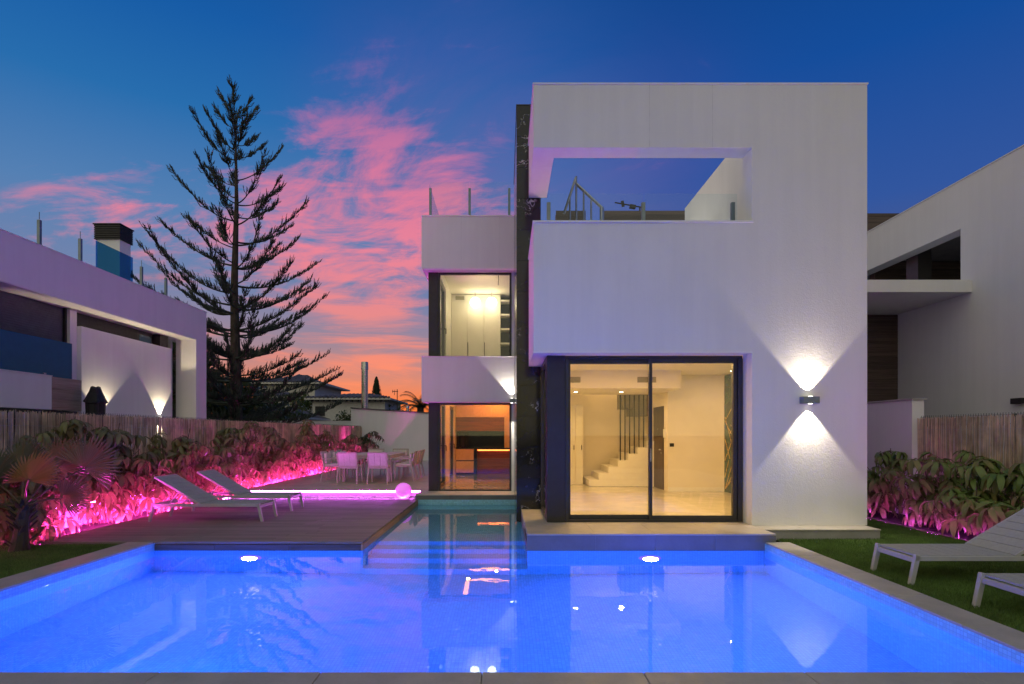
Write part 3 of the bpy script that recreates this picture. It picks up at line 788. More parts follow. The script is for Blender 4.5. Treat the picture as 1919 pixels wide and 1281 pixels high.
# ---- kitchen
KF = plain('kitchen_floor', (.50, .42, .34), .10, var=.08, scale=1.5)
B('room_floor', KF, H, -1.75, .12, 13.34, 18.6, FZ - .05, FZ - .002)
B('ceiling', ROOMW, H, -1.79, .13, 13.3, 18.6, 2.60, 2.619)
voxb('interior_wall', ROOMW, H, [(-1.78, -1.60, 13.36, 18.6, FZ, 2.6)], [(-1.8, -1.58, 13.5, 15.2, FZ, 2.25), (-1.8, -1.58, 16.2, 17.6, FZ, 2.25)])
B('interior_wall', ROOMW, H, -1.78, .13, 18.5, 18.6, FZ, 2.6)
side_door(13.51, 15.19, FZ, 2.24); side_door(16.21, 17.59, FZ, 2.24)
kc = thing('kitchen_cabinet', 'wall of orange lit kitchen cabinets with dark splashback', 'cabinet', (-.7, 18.2, FZ))
for a, b in ((-1.59, -1.02), (-1.018, -.46), (-.458, .12)):
    B('wall_cupboard', CABW, kc, a, b, 18.05, 18.49, 1.96, 2.58, .003)
for k in range(3): B('wood_panel', KWOOD, kc, -1.59, -.05, 18.06, 18.49, 1.52 + k * .146, 1.664 + k * .146, .002)
B('splashback', BLACKG, kc, -1.59, -.05, 18.40, 18.49, 1.0, 1.515)
B('tall_cupboard', CABW, kc, -.045, .12, 18.05, 18.49, FZ, 1.955, .003)
B('worktop', BLACKG, kc, -1.59, -.05, 18.0, 18.40, .965, 1.0)
for z0, z1 in ((.20, .56), (.60, .955)): B('drawer_front', CABW, kc, -1.59, -.05, 18.02, 18.06, z0, z1, .003)
B('carcass', DARKF, kc, -1.58, -.05, 18.062, 18.48, FZ, .96)
isl = thing('kitchen_island', 'dark wood kitchen island with an orange light under its top', 'kitchen island', (-.4, 17, FZ))
B('worktop', BLACKG, isl, -.93, .12, 16.45, 17.4, .985, 1.02)
B('end_panel', BLACKG, isl, -.93, -.84, 16.45, 17.4, FZ, .98)
for k in range(4): B('wood_panel', KWOOD, isl, -.838, .12, 16.60, 16.64, FZ + k * .205 + .002, FZ + (k + 1) * .205 - .002, .002)
B('led_strip', ORANGE, isl, -.82, .11, 16.57, 16.598, .945, .972)
for bx in ((-1.15, -1.03, 14.9, 16.5), (-1.03, .12, 16.38, 16.5), (-1.15, .12, 17.75, 17.85)):
    B('cove_light', COVE, H, bx[0], bx[1], bx[2], bx[3], 2.588, 2.599)
for x, y in ((-1.1, 14.6), (-.3, 14.6), (-1.1, 16.6), (-.3, 17.6)):
    downlight(x, y, 2.60, 8.0, (1.0, .30, .025))

# ---- terrace and roof fittings
def glass_rail(name, label, posts, panels, z0, zt):
    t = thing(name, label, 'balustrade', posts[0] + (z0,))
    for (x, y) in posts: B('post', GREYM, t, x - .028, x + .028, y - .028, y + .028, z0, zt - .12, .003)
    for (a, b) in panels:
        MB().bar((*a, (z0 + zt) / 2), (*b, (z0 + zt) / 2), .012, zt - z0).build('glass_panel', GLASSB, t)
glass_rail('glass_balustrade', 'frameless glass balustrade with grey posts on the front terrace parapet', [(.66, 8.78), (2.12, 8.78), (3.50, 8.78)], [((.68, 8.74), (2.1, 8.74)), ((2.14, 8.74), (3.55, 8.74))], 4.40, 5.13)
glass_rail('glass_balustrade', 'glass balustrade with three grey posts on the narrow rear roof', [(-1.79, 13.5), (-.86, 13.5), (.08, 13.5)], [((-1.79, 13.44), (-.87, 13.44)), ((-.85, 13.44), (.12, 13.44)), ((-1.82, 13.55), (-1.82, 16.5))], 6.38, 7.38)
for x0, x1 in ((-1.55, -.65),):
    B('roof_hatch', DARKF, H, x0, x1, 15.5, 15.9, 5.75, 7.24)
hr = thing('stair_rail', 'steel handrail of the roof stair seen through the terrace opening', 'handrail', (1.5, 11.6, 4.8))
P = lambda px_, py_, Y: Vector(((px_ - 948) / FX * Y, Y, EYE + (811 - py_) / FX * Y))
MB().tube([P(1057, 400, 11.6), P(1079, 333, 11.6)], .026, 8).build('rail', STEEL, hr)
MB().tube([P(1080, 344, 11.6), P(1129, 390, 11.6)], .03, 8).build('rail', STEEL, hr)
MB().tube([P(1128, 389, 11.6), P(1128, 470, 11.6)], .045, 8).build('post', STEEL, hr)
for x_, y_ in ((1080, 330), (1094, 360), (1108, 375), (1068, 366)):
    MB().tube([P(x_, y_, 11.6), P(x_, 470, 11.6)], .02, 8).build('post', STEEL, hr)
def cladded(parent, x0, x1, y, z0, z1, ph, mat=DWOOD, t=.03):
    z = z0
    while z < z1 - .02:
        B('cladding_plank', mat, parent, x0, x1, y - t, y, z + .002, min(z + ph, z1) - .002, .002); z += ph
rb = thing('roof_parapet', 'dark wood clad parapet on the flat roof behind the terrace', 'parapet', (3.6, 14.1, 5.9))
B('core', DARKF, rb, 2.36, 4.97, 14.0, 14.3, 5.95, 6.90); cladded(rb, 2.35, 4.98, 14.0, 5.96, 6.92, .16)
rb = thing('roof_parapet', 'small dark wood clad roof block behind the steel handrail', 'parapet', (1.6, 14.1, 5.9))
B('core', DARKF, rb, 1.24, 1.95, 14.0, 14.3, 5.95, 6.90); cladded(rb, 1.23, 1.96, 14.0, 5.96, 6.92, .16)
an = thing('tv_antenna', 'small dark aerial above the wood clad roof parapet', 'antenna', (3.6, 15.5, 6))
MB().tube([P(1199, 480, 15.5), P(1199, 388, 15.5)], .02, 6).build('mast', BLACKM, an)
MB().tube([P(1152, 379, 15.5), P(1202, 388, 15.5)], .018, 6).build('boom', BLACKM, an)
MB().bar(P(1166, 376, 15.5), P(1168, 387, 15.5), .08, .02, up=(0, 1, 0)).bar(P(1180, 386, 15.5), P(1191, 388, 15.5), .09, .1, up=(0, 1, 0)).build('element', BLACKM, an)

# ---- wall lamps of the villa
def updown(name, label, x, y, z, nrm, wd=.235, hgt=.10, dp=.10, up=0, dn=0, col=(1.0, .90, .72), ang=(R(86), R(80)), off=.055, group=None, bl=.22, inner=0):
    """box lamp on a wall; nrm = outward direction in the ground plane"""
    n = Vector((*nrm, 0)); s = Vector((-n.y, n.x, 0))
    t = thing(name, label, 'wall lamp', (x, y, z), group)
    c = Vector((x, y, z))
    m = MB(); a = c - s * wd / 2; b = c + s * wd / 2
    m.hexa([a + Vector((0, 0, -hgt / 2)), b + Vector((0, 0, -hgt / 2)), b + n * dp + Vector((0, 0, -hgt / 2)), a + n * dp + Vector((0, 0, -hgt / 2)),
            a + Vector((0, 0, hgt / 2)), b + Vector((0, 0, hgt / 2)), b + n * dp + Vector((0, 0, hgt / 2)), a + n * dp + Vector((0, 0, hgt / 2))])
    o = m.build('housing', GREYM if up else BLACKM, t, .004)
    if not (up or dn): return t
    for sgn, pw, an_ in ((1, up, ang[0]), (-1, dn, ang[1])):
        if not pw: continue
        l0 = c + n * off + Vector((0, 0, sgn * (hgt / 2 + .002)))
        MB().cyl(l0, l0 + Vector((0, 0, sgn * .003)), .03, n=12).build('lens', SPOT_E, t)
        if inner: lamp('SPOT', 'core_beam', l0 + Vector((0, 0, sgn * .012)), inner, col, t, (0, PI if sgn > 0 else 0, 0), spot_size=R(60), spot_blend=.9, shadow_soft_size=.015)
        lamp('SPOT', 'beam', l0 + Vector((0, 0, sgn * .012)), pw, col, t, (0, PI if sgn > 0 else 0, 0), spot_size=an_, spot_blend=bl, shadow_soft_size=.015)
    return t
updown('wall_lamp', 'grey up and down lamp glowing on the white villa wall', 4.41, 8.318, 1.935, (0, -1), up=75, dn=85, off=.08, dp=.12, bl=.25, col=(1.0, .86, .63), inner=32)
updown('wall_lamp', 'lit black lamp on the marble fin beside the kitchen window', MX0 - .001, 12.875, 2.19, (-1, 0), wd=.11, up=60, dn=60, ang=(R(86), R(90)))

tl = thing('terrace_lamp', 'small wall lamp low on the back wall of the roofless terrace', 'wall lamp', (2.3, 12.38, 4.3))
MB().box(2.18, 2.42, 12.30, 12.399, 4.25, 4.35).build('housing', GREYM, tl, .004)
MB().box(2.20, 2.40, 12.285, 12.299, 4.27, 4.33).build('lens', WARM_E, tl)
lamp('POINT', 'terrace_bulb', (2.3, 12.2, 4.3), 60.0, (1.0, .86, .72), tl, shadow_soft_size=.08)

# ------------------------------------------------------------------ lawn
def turf(name, label, polys, dens, h=.034):
    """short blades over rectangles (x0,x1,y0,y1)"""
    V_ = []; n = 0
    for (x0, x1, y0, y1) in polys:
        k = int((x1 - x0) * (y1 - y0) * dens)
        x = RNG.uniform(x0, x1, k); yv = RNG.uniform(y0, y1, k); a = RNG.uniform(0, 2 * PI, k)
        hh_ = h * RNG.uniform(.6, 1.25, k); l = RNG.normal(0, .35, (k, 2)) * hh_[:, None]; wd = RNG.uniform(.0025, .0045, k)
        p0 = np.stack([x - np.cos(a) * wd, yv - np.sin(a) * wd, np.full(k, GZ)], 1)
        p1 = np.stack([x + np.cos(a) * wd, yv + np.sin(a) * wd, np.full(k, GZ)], 1)
        p2 = np.stack([x + l[:, 0], yv + l[:, 1], GZ + hh_], 1)
        V_.append(np.stack([p0, p1, p2], 1).reshape(-1, 3)); n += k
    co = np.concatenate(V_).astype(np.float32)
    me = bpy.data.meshes.new(name); me.vertices.add(3 * n); me.vertices.foreach_set('co', co.ravel())
    me.loops.add(3 * n); me.loops.foreach_set('vertex_index', np.arange(3 * n, dtype=np.int32))
    me.polygons.add(n); me.polygons.foreach_set('loop_start', np.arange(0, 3 * n, 3, dtype=np.int32))
    me.update(calc_edges=True); me.validate()
    tag(link_mesh(name, me, None, GRASS), label, 'grass', kind='stuff')
BEDX_L, BEDX_R = -6.32, 6.36
lawn = MB().box(PX1 + .33, BEDX_R, -1, 7.96, -.088, GZ).box(3.63, BEDX_R, 7.962, 7.985, -.088, GZ).box(5.265, BEDX_R, 7.987, 16, -.088, GZ)
tag(lawn.build('lawn_base', TURF_BASE), kind='structure')
tag(MB().box(-7.05, PX0 - .355, -1, YF - .022, -.088, GZ).build('lawn_base', TURF_BASE), kind='structure')
turf('grass', 'mown green lawn right of the pool under the loungers', [(PX1 + .335, 6.35, 3.9, 7.97), (5.27, 6.35, 7.97, 11.5)], 15000)
turf('grass', 'dark green lawn corner left of the pool', [(-6.9, PX0 - .36, 4.4, YF - .03)], 12000)

# ------------------------------------------------------------------ planting beds and fences
tag(MB().box(-7.05, BEDX_L, YF + .01, 28, -.088, -.062).box(-7.05, -6.35, 6.6, YF - .0, -.087, -.028).build('planting_bed', SOIL), kind='structure')
tag(MB().box(BEDX_R, 7.44, 2, 14, -.088, -.068).build('planting_bed', SOIL), kind='structure')
lw = thing('garden_wall', 'low white plinth wall below the left reed fence', 'wall', (-7.1, 15, 0))
B('plinth', WHITE_L, lw, -7.20, -7.06, 1.0, 28.0, -.09, .26)
strip('led_strip', 'glowing pink strip along the planting bed beside the deck', PINK, (-6.40, 7.75, -.043), (-6.40, 25.5, -.043), .011)
strip('led_strip', 'added pink strip at the foot of the reed fence behind the shrubs', PINK2, (-7.072, 6.6, .275), (-7.072, 22, .275), .008)  # unseen strip added to wash the reeds with pink
strip('led_strip', 'glowing violet strip along the planting bed beside the right lawn', MAGR, (6.378, 5.2, -.055), (6.378, 10.3, -.055), .010)

def reed_fence(name, label, x, y0, y1, z0, zt, side, dens=210, mesh_top=.05):
    t = thing(name, label, 'fence', (x, (y0 + y1) / 2, z0))
    m = MB(); n = int((y1 - y0) * dens)
    for i in range(n):
        yq = y0 + (y1 - y0) * (i + random.random()) / n
        r = random.uniform(.0026, .0052); off = random.uniform(-.014, .014)
        ln = random.gauss(0, .028); top = zt + random.gauss(0, .014) - (random.random() < .06) * random.uniform(0, .12)
        xx = x + off
        a = random.uniform(0, 2)
        vs = []
        for zz, yy_, xo in ((z0, yq, 0), ((z0 + top) / 2, yq + ln * .5 + random.gauss(0, .003), random.gauss(0, .004)), (top, yq + ln, 0)):
            for k in range(3):
                g = a + 2 * PI * k / 3; vs.append((xx + xo + math.cos(g) * r, yy_ + math.sin(g) * r, zz))
        m.add(vs, [(j * 3 + k, j * 3 + (k + 1) % 3, j * 3 + 3 + (k + 1) % 3, j * 3 + 3 + k) for j in (0, 1) for k in range(3)])
    tag(m.build('reeds', REED, t), kind='stuff')
    wv_ = MB(); xb = x - side * .03
    for zz in (z0 + .2, z0 + .7, zt - .12, zt + mesh_top * .35):
        wv_.bar((xb, y0, zz), (xb, y1, zz), .005, .005)
    wv_.build('wire', WIRE, t)
    sp = MB(); yq = y0
    while yq < y1: sp.bar((xb, yq, zt - .15), (xb, yq, zt + mesh_top), .005, .005, up=(0, 1, 0)); yq += .05
    tag(sp.build('mesh_spikes', WIRE, t), kind='stuff')
    for zz in (z0 + .35, z0 + .95, zt - .2):
        MB().bar((x + side * .017, y0, zz), (x + side * .017, y1, zz), .002, .003).build('binding_wire', STEEL, t)
    yq = y0 + .3
    while yq < y1:
        B('fence_post', WIRE, t, xb - side * .05 - .025, xb - side * .05 + .025, yq - .025, yq + .025, z0 - .02, zt + .03); yq += 2.5
reed_fence('reed_fence', 'long reed screen fence behind the pink lit shrubs, left garden side', -7.10, 4.6, 28.0, .262, 1.765, 1)
reed_fence('reed_fence', 'shorter reed screen fence behind the shrubs, right garden side', 7.53, 3.2, 10.38, -.03, 1.72, -1)
gp = thing('gate_wall', 'white garden wall end with flat cap beside the right reed fence', 'wall', (7.55, 11, 0))
B('wall', WHITE_L, gp, 7.44, 7.66, 10.42, 15.0, -.09, 2.06); B('cap', STONE, gp, 7.42, 7.69, 10.39, 15.0, 2.06, 2.095, .004)

# ---- umbrella plant leaves: several variants of one compound leaf, leaflets drooping round a stalk
def compound(nl, L, wd, droop, seed):
    rr = random.Random(seed); m = MB()
    st = [(0, 0, -.30), (.02, 0, -.12), (0, 0, 0)]
    m.tube(st, [.006, .005, .004], 4)
    for i in range(nl):
        a = 2 * PI * i / nl + rr.uniform(-.18, .18); l = L * rr.uniform(.78, 1.12); dr = droop * rr.uniform(.7, 1.35)
        ca, sa = math.cos(a), math.sin(a); W = wd * rr.uniform(.85, 1.15); tw = rr.uniform(-.25, .25)
        pts = []
        for (u, ww) in ((.10, .08), (.38, .85), (.66, 1.0), (.88, .6), (1.0, .02)):
            rad = l * (u * math.cos(dr * u) ); z = -l * u * math.sin(dr * u) * .95 + .02 * math.sin(u * 3)
            for sgn in (-1, 0, 1):
                side = sgn * W * ww / 2; zz = z + (abs(sgn) * W * ww * .22) + sgn * tw * W * ww * .4
                pts.append((ca * rad - sa * side, sa * rad + ca * side, zz))
        fs = []
        for k in range(4):
            for c_ in (0, 1):
                fs.append((k * 3 + c_, k * 3 + c_ + 1, (k + 1) * 3 + c_ + 1, (k + 1) * 3 + c_))
        m.add(pts, fs)
    return m
LEAFSET = [compound(random.choice((7, 8, 8)), random.uniform(.24, .27), .066, random.uniform(.45, .95), 100 + i) for i in range(6)]
LEAF_ME = {}
for key, mt in (('L', LEAF), ('R', LEAFR), ('D', LEAFD)):
    LEAF_ME[key] = []
    for i, q in enumerate(LEAFSET):
        me = q.mesh('umbrella_leaf_%s' % key, smooth=True); me.materials.append(mt); LEAF_ME[key].append(me)
def umbrella_shrub(label, x, y, h, rx, ry, nleaf, mk='L', sc=1.0, joined=False, group='umbrella plants in the left bed', low=.10, base=-.03):
    t = thing('umbrella_shrub', label, 'shrub', (x, y, base), group)
    rr = random.Random(int(x * 1000 + y * 77)); tips = []
    ns = rr.randint(5, 7); stems = []
    for k in range(ns):
        sa = 2 * PI * k / ns + rr.uniform(-.5, .5); sr = rr.uniform(.25, .75)
        stems.append((math.cos(sa) * rx * sr, math.sin(sa) * ry * sr, h * (1.02 if k == 0 else rr.uniform(.50, .98))))
    for i in range(nleaf):
        sx, sy, shh = stems[i % ns]; u = rr.random() ** .62
        z = low + (shh - low) * u; a = rr.uniform(0, 2 * PI)
        out = (.10 + .26 * rr.random()) * (1.0 if u < .9 else .45) * min(1.25, max(.75, sc))
        lean = .35 + .65 * u
        tips.append((Vector((x + sx * lean + math.cos(a) * out, y + sy * lean + math.sin(a) * out, base + z)), a))
    stm = MB()
    for sx, sy, shh in stems:
        stm.tube([(x + sx * .15, y + sy * .15, base), (x + sx * .6, y + sy * .6, base + shh * .5), (x + sx, y + sy, base + shh)], [.017, .013, .006], 5)
    for p, a in tips[::2]:
        q = Vector((x + (p.x - x) * .35, y + (p.y - y) * .35, base + (p.z - base) * .6))
        stm.tube([q, p + Vector((0, 0, -.2 * sc))], [.006, .004], 3)
    stm.build('stem', STEMM, t)
    J = MB()
    for p, a in tips:
        tilt = rr.uniform(.05, .65); s = sc * rr.uniform(.75, 1.2)
        rot = Euler((rr.uniform(-.15, .15), tilt, a + rr.uniform(-.6, .6)))
        rot_m = Matrix.Rotation(a, 4, 'Z') @ Matrix.Rotation(tilt, 4, 'Y') @ Matrix.Rotation(rr.uniform(0, 6.28), 4, 'Z')
        if joined:
            q = LEAFSET[rr.randrange(6)]; Mx = Matrix.Translation(p) @ rot_m @ Matrix.Scale(s, 4)
            J.add([Mx @ Vector(v_) for v_ in q.v], q.f)
        else:
            link_mesh('leaf', LEAF_ME[mk][rr.randrange(6)], t, loc=p, rot=rot_m.to_euler(), scale=(s, s, s))
    if joined:
        o = J.build('foliage', {'L': LEAF, 'R': LEAFR, 'D': LEAFD}[mk], t, smooth=True)
ORD = ['first', 'second', 'third', 'fourth', 'fifth', 'sixth', 'seventh', 'eighth', 'ninth', 'tenth', 'eleventh', 'twelfth', 'thirteenth', 'fourteenth', 'fifteenth', 'sixteenth', 'seventeenth', 'eighteenth']
left_rows = [(-6.66, 7.75, .95, 62), (-6.76, 8.6, 1.58, 90), (-6.68, 9.45, 1.50, 84), (-6.75, 10.35, 1.02, 60), (-6.68, 11.3, 1.34, 78), (-6.72, 12.3, 1.05, 62), (-6.66, 13.2, 1.30, 70),
             (-6.72, 14.2, 1.48, 74), (-6.66, 15.1, 1.38, 66), (-6.72, 16.1, 1.22, 64), (-6.70, 17.3, 1.32, 64), (-6.70, 18.6, 1.75, 80), (-6.68, 20.0, 1.45, 66), (-6.7, 21.6, 1.30, 60), (-6.72, 23.3, 1.30, 60)]
for i, (x, y, h, nl) in enumerate(left_rows):
    extra = {0: ', right behind the palm', 11: ', tallest, by the chairs', 1: ', tall and broad'}.get(i, '')
    umbrella_shrub('umbrella plant in left bed, %s counted from the fan palm%s' % (ORD[i], extra), x, y, h * (1.08 if y < 11 else 1.16 if y < 17 else 1.05), .60, .62, int(nl * 1.22), 'L', 1.06 if y < 15 else 1.14, joined=y > 15.5)
umbrella_shrub('darker green umbrella plant at the far fence end by the white gable wall', -6.55, 25.8, 1.55, .95, 1.0, 90, 'D', 1.25, joined=True)
right_rows = [(7.0, 10.6, 1.18, .55, 66, 'umbrella plant at the white gate wall, right bed, farthest of the row'), (6.95, 9.2, 1.20, .55, 60, 'umbrella plant in the right bed, next to the farthest one'),
              (6.85, 8.25, 1.10, .55, 60, 'broad leaved umbrella plant in the middle of the right bed'), (7.0, 7.4, 1.20, .58, 64, 'large umbrella plant behind the raised lounger back, right bed'),
              (6.95, 6.55, 1.05, .55, 56, 'umbrella plant nearest the right picture edge behind the lounger')]
for (x, y, h, rx, nl, lb) in right_rows:
    umbrella_shrub(lb, x, y, h, rx, .6, nl, 'R', 1.12, group='umbrella plants in the right bed')

# ---- fan palm in the left corner
fp_ = thing('fan_palm', 'small fan palm with a yellowish fan beside the low white wall', 'palm', (-6.16, 7.2, GZ))
tm = MB(); cx, cyp = -6.16, 7.2
tm.tube([(cx, cyp, GZ - .02), (cx + .02, cyp, .15), (cx + .05, cyp, .38), (cx + .06, cyp, .52)], [.12, .085, .07, .05], 9)
tm.build('trunk', BARK, fp_)
for k in range(26):
    a = random.uniform(0, 2 * PI); z = random.uniform(-.02, .55); r0 = .07; o = Vector((cx + .03 + math.cos(a) * r0, cyp + math.sin(a) * r0, z))
    MB().bar(o, o + Vector((math.cos(a) * .09, math.sin(a) * .09, .09)), .06, .015, w1=.02).build('leaf_base', BARK, fp_)
def fan(seed, rad, nseg, spread, droop=.25):
    rr = random.Random(seed); m = MB()
    for i in range(nseg):
        a = -spread / 2 + spread * i / (nseg - 1); da = spread / (nseg - 1) / 2
        l = rad * (.82 + .18 * math.cos(a * .75)) * rr.uniform(.93, 1.05)
        P_ = lambda r_, g, z_: (r_ * math.sin(g), z_, r_ * math.cos(g))
        k = droop * rr.uniform(.4, 1.5)
        pts = [P_(.02, a, 0)]
        pts += [P_(l * .55, a - da, .012), P_(l * .57, a, -.014), P_(l * .55, a + da, .012)]
        pts += [P_(l * .8, a - da * .42, .05 * k + .01), P_(l * .8, a, .05 * k - .008), P_(l * .8, a + da * .42, .05 * k + .01)]
        zt_ = .16 * k
        pts += [P_(l * (1.0 - .08 * k), a + rr.uniform(-.02, .02), zt_)]
        m.add(pts, [(0, 1, 2), (0, 2, 3), (1, 4, 5, 2), (2, 5, 6, 3), (4, 7, 5), (5, 7, 6)])
    return m
PALMY = leaf_mat('palm_leaf_yellow', (.24, .18, .045), (.42, .30, .09), .35, .4)
crown = Vector((cx + .06, cyp, .52))
specs = [((.36, .46), .52, 30, 3.4, .06, PALMY, -.28), ((.80, .62), .60, 30, 3.4, .55, PALM, .15), ((-.60, .42), .55, 30, 3.4, -.5, PALM, .1), ((.20, .62), .55, 28, 3.3, .25, PALM, .35),
         ((-.35, .60), .55, 28, 3.3, -.3, PALM, .3), ((.70, .16), .42, 26, 3.0, 1.2, PALM, -.1), ((-.50, .05), .5, 26, 3.0, -1.2, PALM, -.2)]
for i, ((ddx, ddz), rad, ns, spd, roll, mt, ddy) in enumerate(specs):
    c = crown + Vector((ddx * .8, ddy, ddz * .78))
    fr = fan(40 + i, rad * .82, ns, spd)
    Mx = Matrix.Translation(c) @ Matrix.Rotation(roll, 4, 'Y') @ Matrix.Rotation(R(-18 + 25 * ddy), 4, 'X')
    o = MB(); o.add([Mx @ Vector(v_) for v_ in fr.v], fr.f)
    lf = o.build('frond', mt, fp_)
    MB().tube([crown, crown.lerp(c, .5) + Vector((0, 0, .03)), c], [.014, .011, .008], 6).build('petiole', leaf_mat('petiole_%d' % i, (.22, .11, .03), (.30, .14, .05)) if i == 0 else STEMM, lf)

# ------------------------------------------------------------------ sun loungers
def lounger_proto():
    t = thing('sun_lounger', 'x', 'sun lounger')
    L, W, Hh = 1.78, .62, .305         # local: foot at +X end (x = 0), head at x = -L, width along Y
    f = MB()
    f.box(-L, 0, 0, .035, Hh - .06, Hh - .012).box(-L, 0, W - .035, W, Hh - .06, Hh - .012)
    f.box(-.045, -.005, .036, W - .036, Hh - .085, Hh - .035).box(-L + .005, -L + .045, .036, W - .036, Hh - .06, Hh - .012).box(-1.01, -.98, .036, W - .036, Hh - .055, Hh - .02)
    f.build('frame', FRAMEM, t, .003)
    for (x0, x1) in ((-.03, .035), (-L + .03, -L - .035)):
        for yy_ in (.022, W - .022):
            MB().bar((x0, yy_, Hh - .002), (x1, yy_, 0), .044, .05, up=(1, 0, 0), h1=.04).build('leg', FRAMEM, t, .003)
    def bands(n, x0, x1, fn, nm):
        m = MB()
        for i in range(n):
            for k, (u0, u1, z) in enumerate(((.03, .97, 0),)):
                a = x0 + (x1 - x0) * (i + u0) / n; b = x0 + (x1 - x0) * (i + u1) / n
                q = [fn(a, .02), fn(b, .02), fn(b, W - .02), fn(a, W - .02)]
                up = (q[1] - q[0]).cross(q[3] - q[0]).normalized()
                if up.z < 0: up = -up
                m.hexa([p for p in q] + [p + up * .016 for p in q])
        # continuous cloth under the bands
        q = [fn(x0, .02), fn(x1, .02), fn(x1, W - .02), fn(x0, W - .02)]
        up = (q[1] - q[0]).cross(q[3] - q[0]).normalized()
        if up.z < 0: up = -up
        m.hexa([p - up * .004 for p in q] + [p + up * .010 for p in q])
        return m.build(nm, SLING, t)
    bands(8, -.98, -.03, lambda x, yq: Vector((x, yq, Hh - .022)), 'seat')
    ang = R(30.5); hx = -.985
    fb = lambda s, yq: Vector((hx - s * math.cos(ang), yq, Hh - .016 + s * math.sin(ang)))
    bk = bands(7, 0.0, .86, fb, 'backrest')
    fr = MB()
    for yy_ in (.0175, W - .0175): fr.bar(fb(0, yy_), fb(.865, yy_), .03, .03, up=(0, 0, 1))
    fr.bar(fb(.86, .03), fb(.86, W - .03), .03, .03)
    fr.build('back_frame', FRAMEM, bk)
    pr = MB()
    for yy_ in (.07, W - .07): pr.bar(fb(.42, yy_), (hx - .55, yy_, Hh - .04), .016, .016)
    pr.build('prop', FRAMEM, t)
    return t
lp = lounger_proto()
GL = 'low sun loungers round the pool'
lp.location = (-4.04, 9.33, 0); lp['label'] = 'pale grey sun lounger on the wooden deck, the one nearer the pool'; lp['group'] = GL
dup(lp, (-4.03, 10.6, 0), 0, 'pale grey sun lounger on the wooden deck, the one nearer the terrace', GL)
dup(lp, (4.02, 6.20, GZ), PI, 'pale sun lounger on the right lawn, behind the cut off one', GL)
dup(lp, (4.06, 4.90, GZ), PI, 'pale sun lounger on the right lawn cut off by the picture edge', GL)

# ------------------------------------------------------------------ dining set
tt = thing('dining_table', 'long taupe outdoor dining table on the stone terrace', 'table', (-3.87, 16.9, FZ))
TZ = FZ + .74
for k in range(7):
    x0 = -4.55 + k * .195
    B('table_slat', TAUPE, tt, x0 + .002, x0 + .193, 15.75, 18.1, TZ - .03, TZ, .003)
MB().box(-4.53, -3.2, 15.77, 15.80, TZ - .10, TZ - .031).box(-4.53, -3.2, 18.05, 18.08, TZ - .10, TZ - .031).box(-4.53, -4.50, 15.8, 18.05, TZ - .10, TZ - .031).box(-3.23, -3.2, 15.8, 18.05, TZ - .10, TZ - .031).build('apron', TAUPE, tt)
for x in (-4.49, -3.24):
    for yq in (15.81, 18.04): B('leg', TAUPE, tt, x - .03, x + .03, yq - .03, yq + .03, FZ, TZ - .031, .004)
def chair_proto():
    t = thing('dining_chair', 'x', 'chair')
    # local: faces +Y, back at y = -.27, origin under the seat centre
    W = .27
    for sx in (-1, 1):
        MB().bar((sx * (W - .02), -.20, .43), (sx * W, -.29, 0), .035, .035, up=(0, 1, 0), w1=.026, h1=.026).build('leg', TAUPE, t)
        MB().bar((sx * (W - .02), .23, .62), (sx * W, .26, 0), .035, .035, up=(0, 1, 0), w1=.026, h1=.026).build('leg', TAUPE, t)
        MB().bar((sx * (W - .01), -.24, .63), (sx * (W - .01), .25, .63), .045, .022).build('armrest', TAUPE, t)
    MB().box(-W + .03, W - .03, -.22, .25, .40, .43).build('seat_frame', TAUPE, t)
    MB().box(-W + .04, W - .04, -.20, .25, .431, .485).build('cushion', CUSH, t, .012)
    bk = MB()
    for sx in (-1, 1): bk.bar((sx * (W - .02), -.20, .42), (sx * (W - .02), -.30, .83), .03, .03, up=(0, 1, 0))
    bk.bar((-W + .02, -.30, .82), (W - .02, -.30, .82), .03, .03); bk.bar((-W + .02, -.215, .46), (W - .02, -.215, .46), .028, .028)
    b_ = bk.build('backrest', TAUPE, t)
    for k in range(3):
        x0 = -W + .04 + k * .1535
        MB().bar((x0 + .074, -.215, .475), (x0 + .074, -.30, .81), .146, .012, up=(0, 1, 0)).build('strap', STRAP, b_)
    MB().box(-W + .05, W - .05, -.21, -.14, .49, .79).build('back_cushion', CUSH, t, .015)
    return t
cp = chair_proto()
GC = 'dining chairs round the outdoor table'
cp.location = (-4.23, 15.42, FZ); cp['label'] = 'dining chair at the near table end, on the fence side, back to the pool'; cp['group'] = GC
for (x, yq, rz, lb) in [(-3.42, 15.42, 0, 'dining chair at the near table end, on the house side, back to the pool'),
                        (-4.27, 18.45, PI, 'dining chair at the far table end, on the fence side'), (-3.46, 18.45, PI, 'dining chair at the far table end, on the house side'),
                        (-4.88, 16.15, -PI / 2, 'dining chair on the fence side of the table, nearest of the three'), (-4.88, 16.9, -PI / 2, 'dining chair on the fence side of the table, middle of the three'), (-4.88, 17.65, -PI / 2, 'dining chair on the fence side of the table, farthest of the three'),
                        (-2.86, 16.2, PI / 2, 'dining chair on the house side of the table, nearest of the three'), (-2.86, 16.95, PI / 2, 'dining chair on the house side of the table, middle of the three'), (-2.86, 17.7, PI / 2, 'dining chair on the house side of the table, farthest of the three')]:
    dup(cp, (x, yq, FZ), rz, lb, GC)

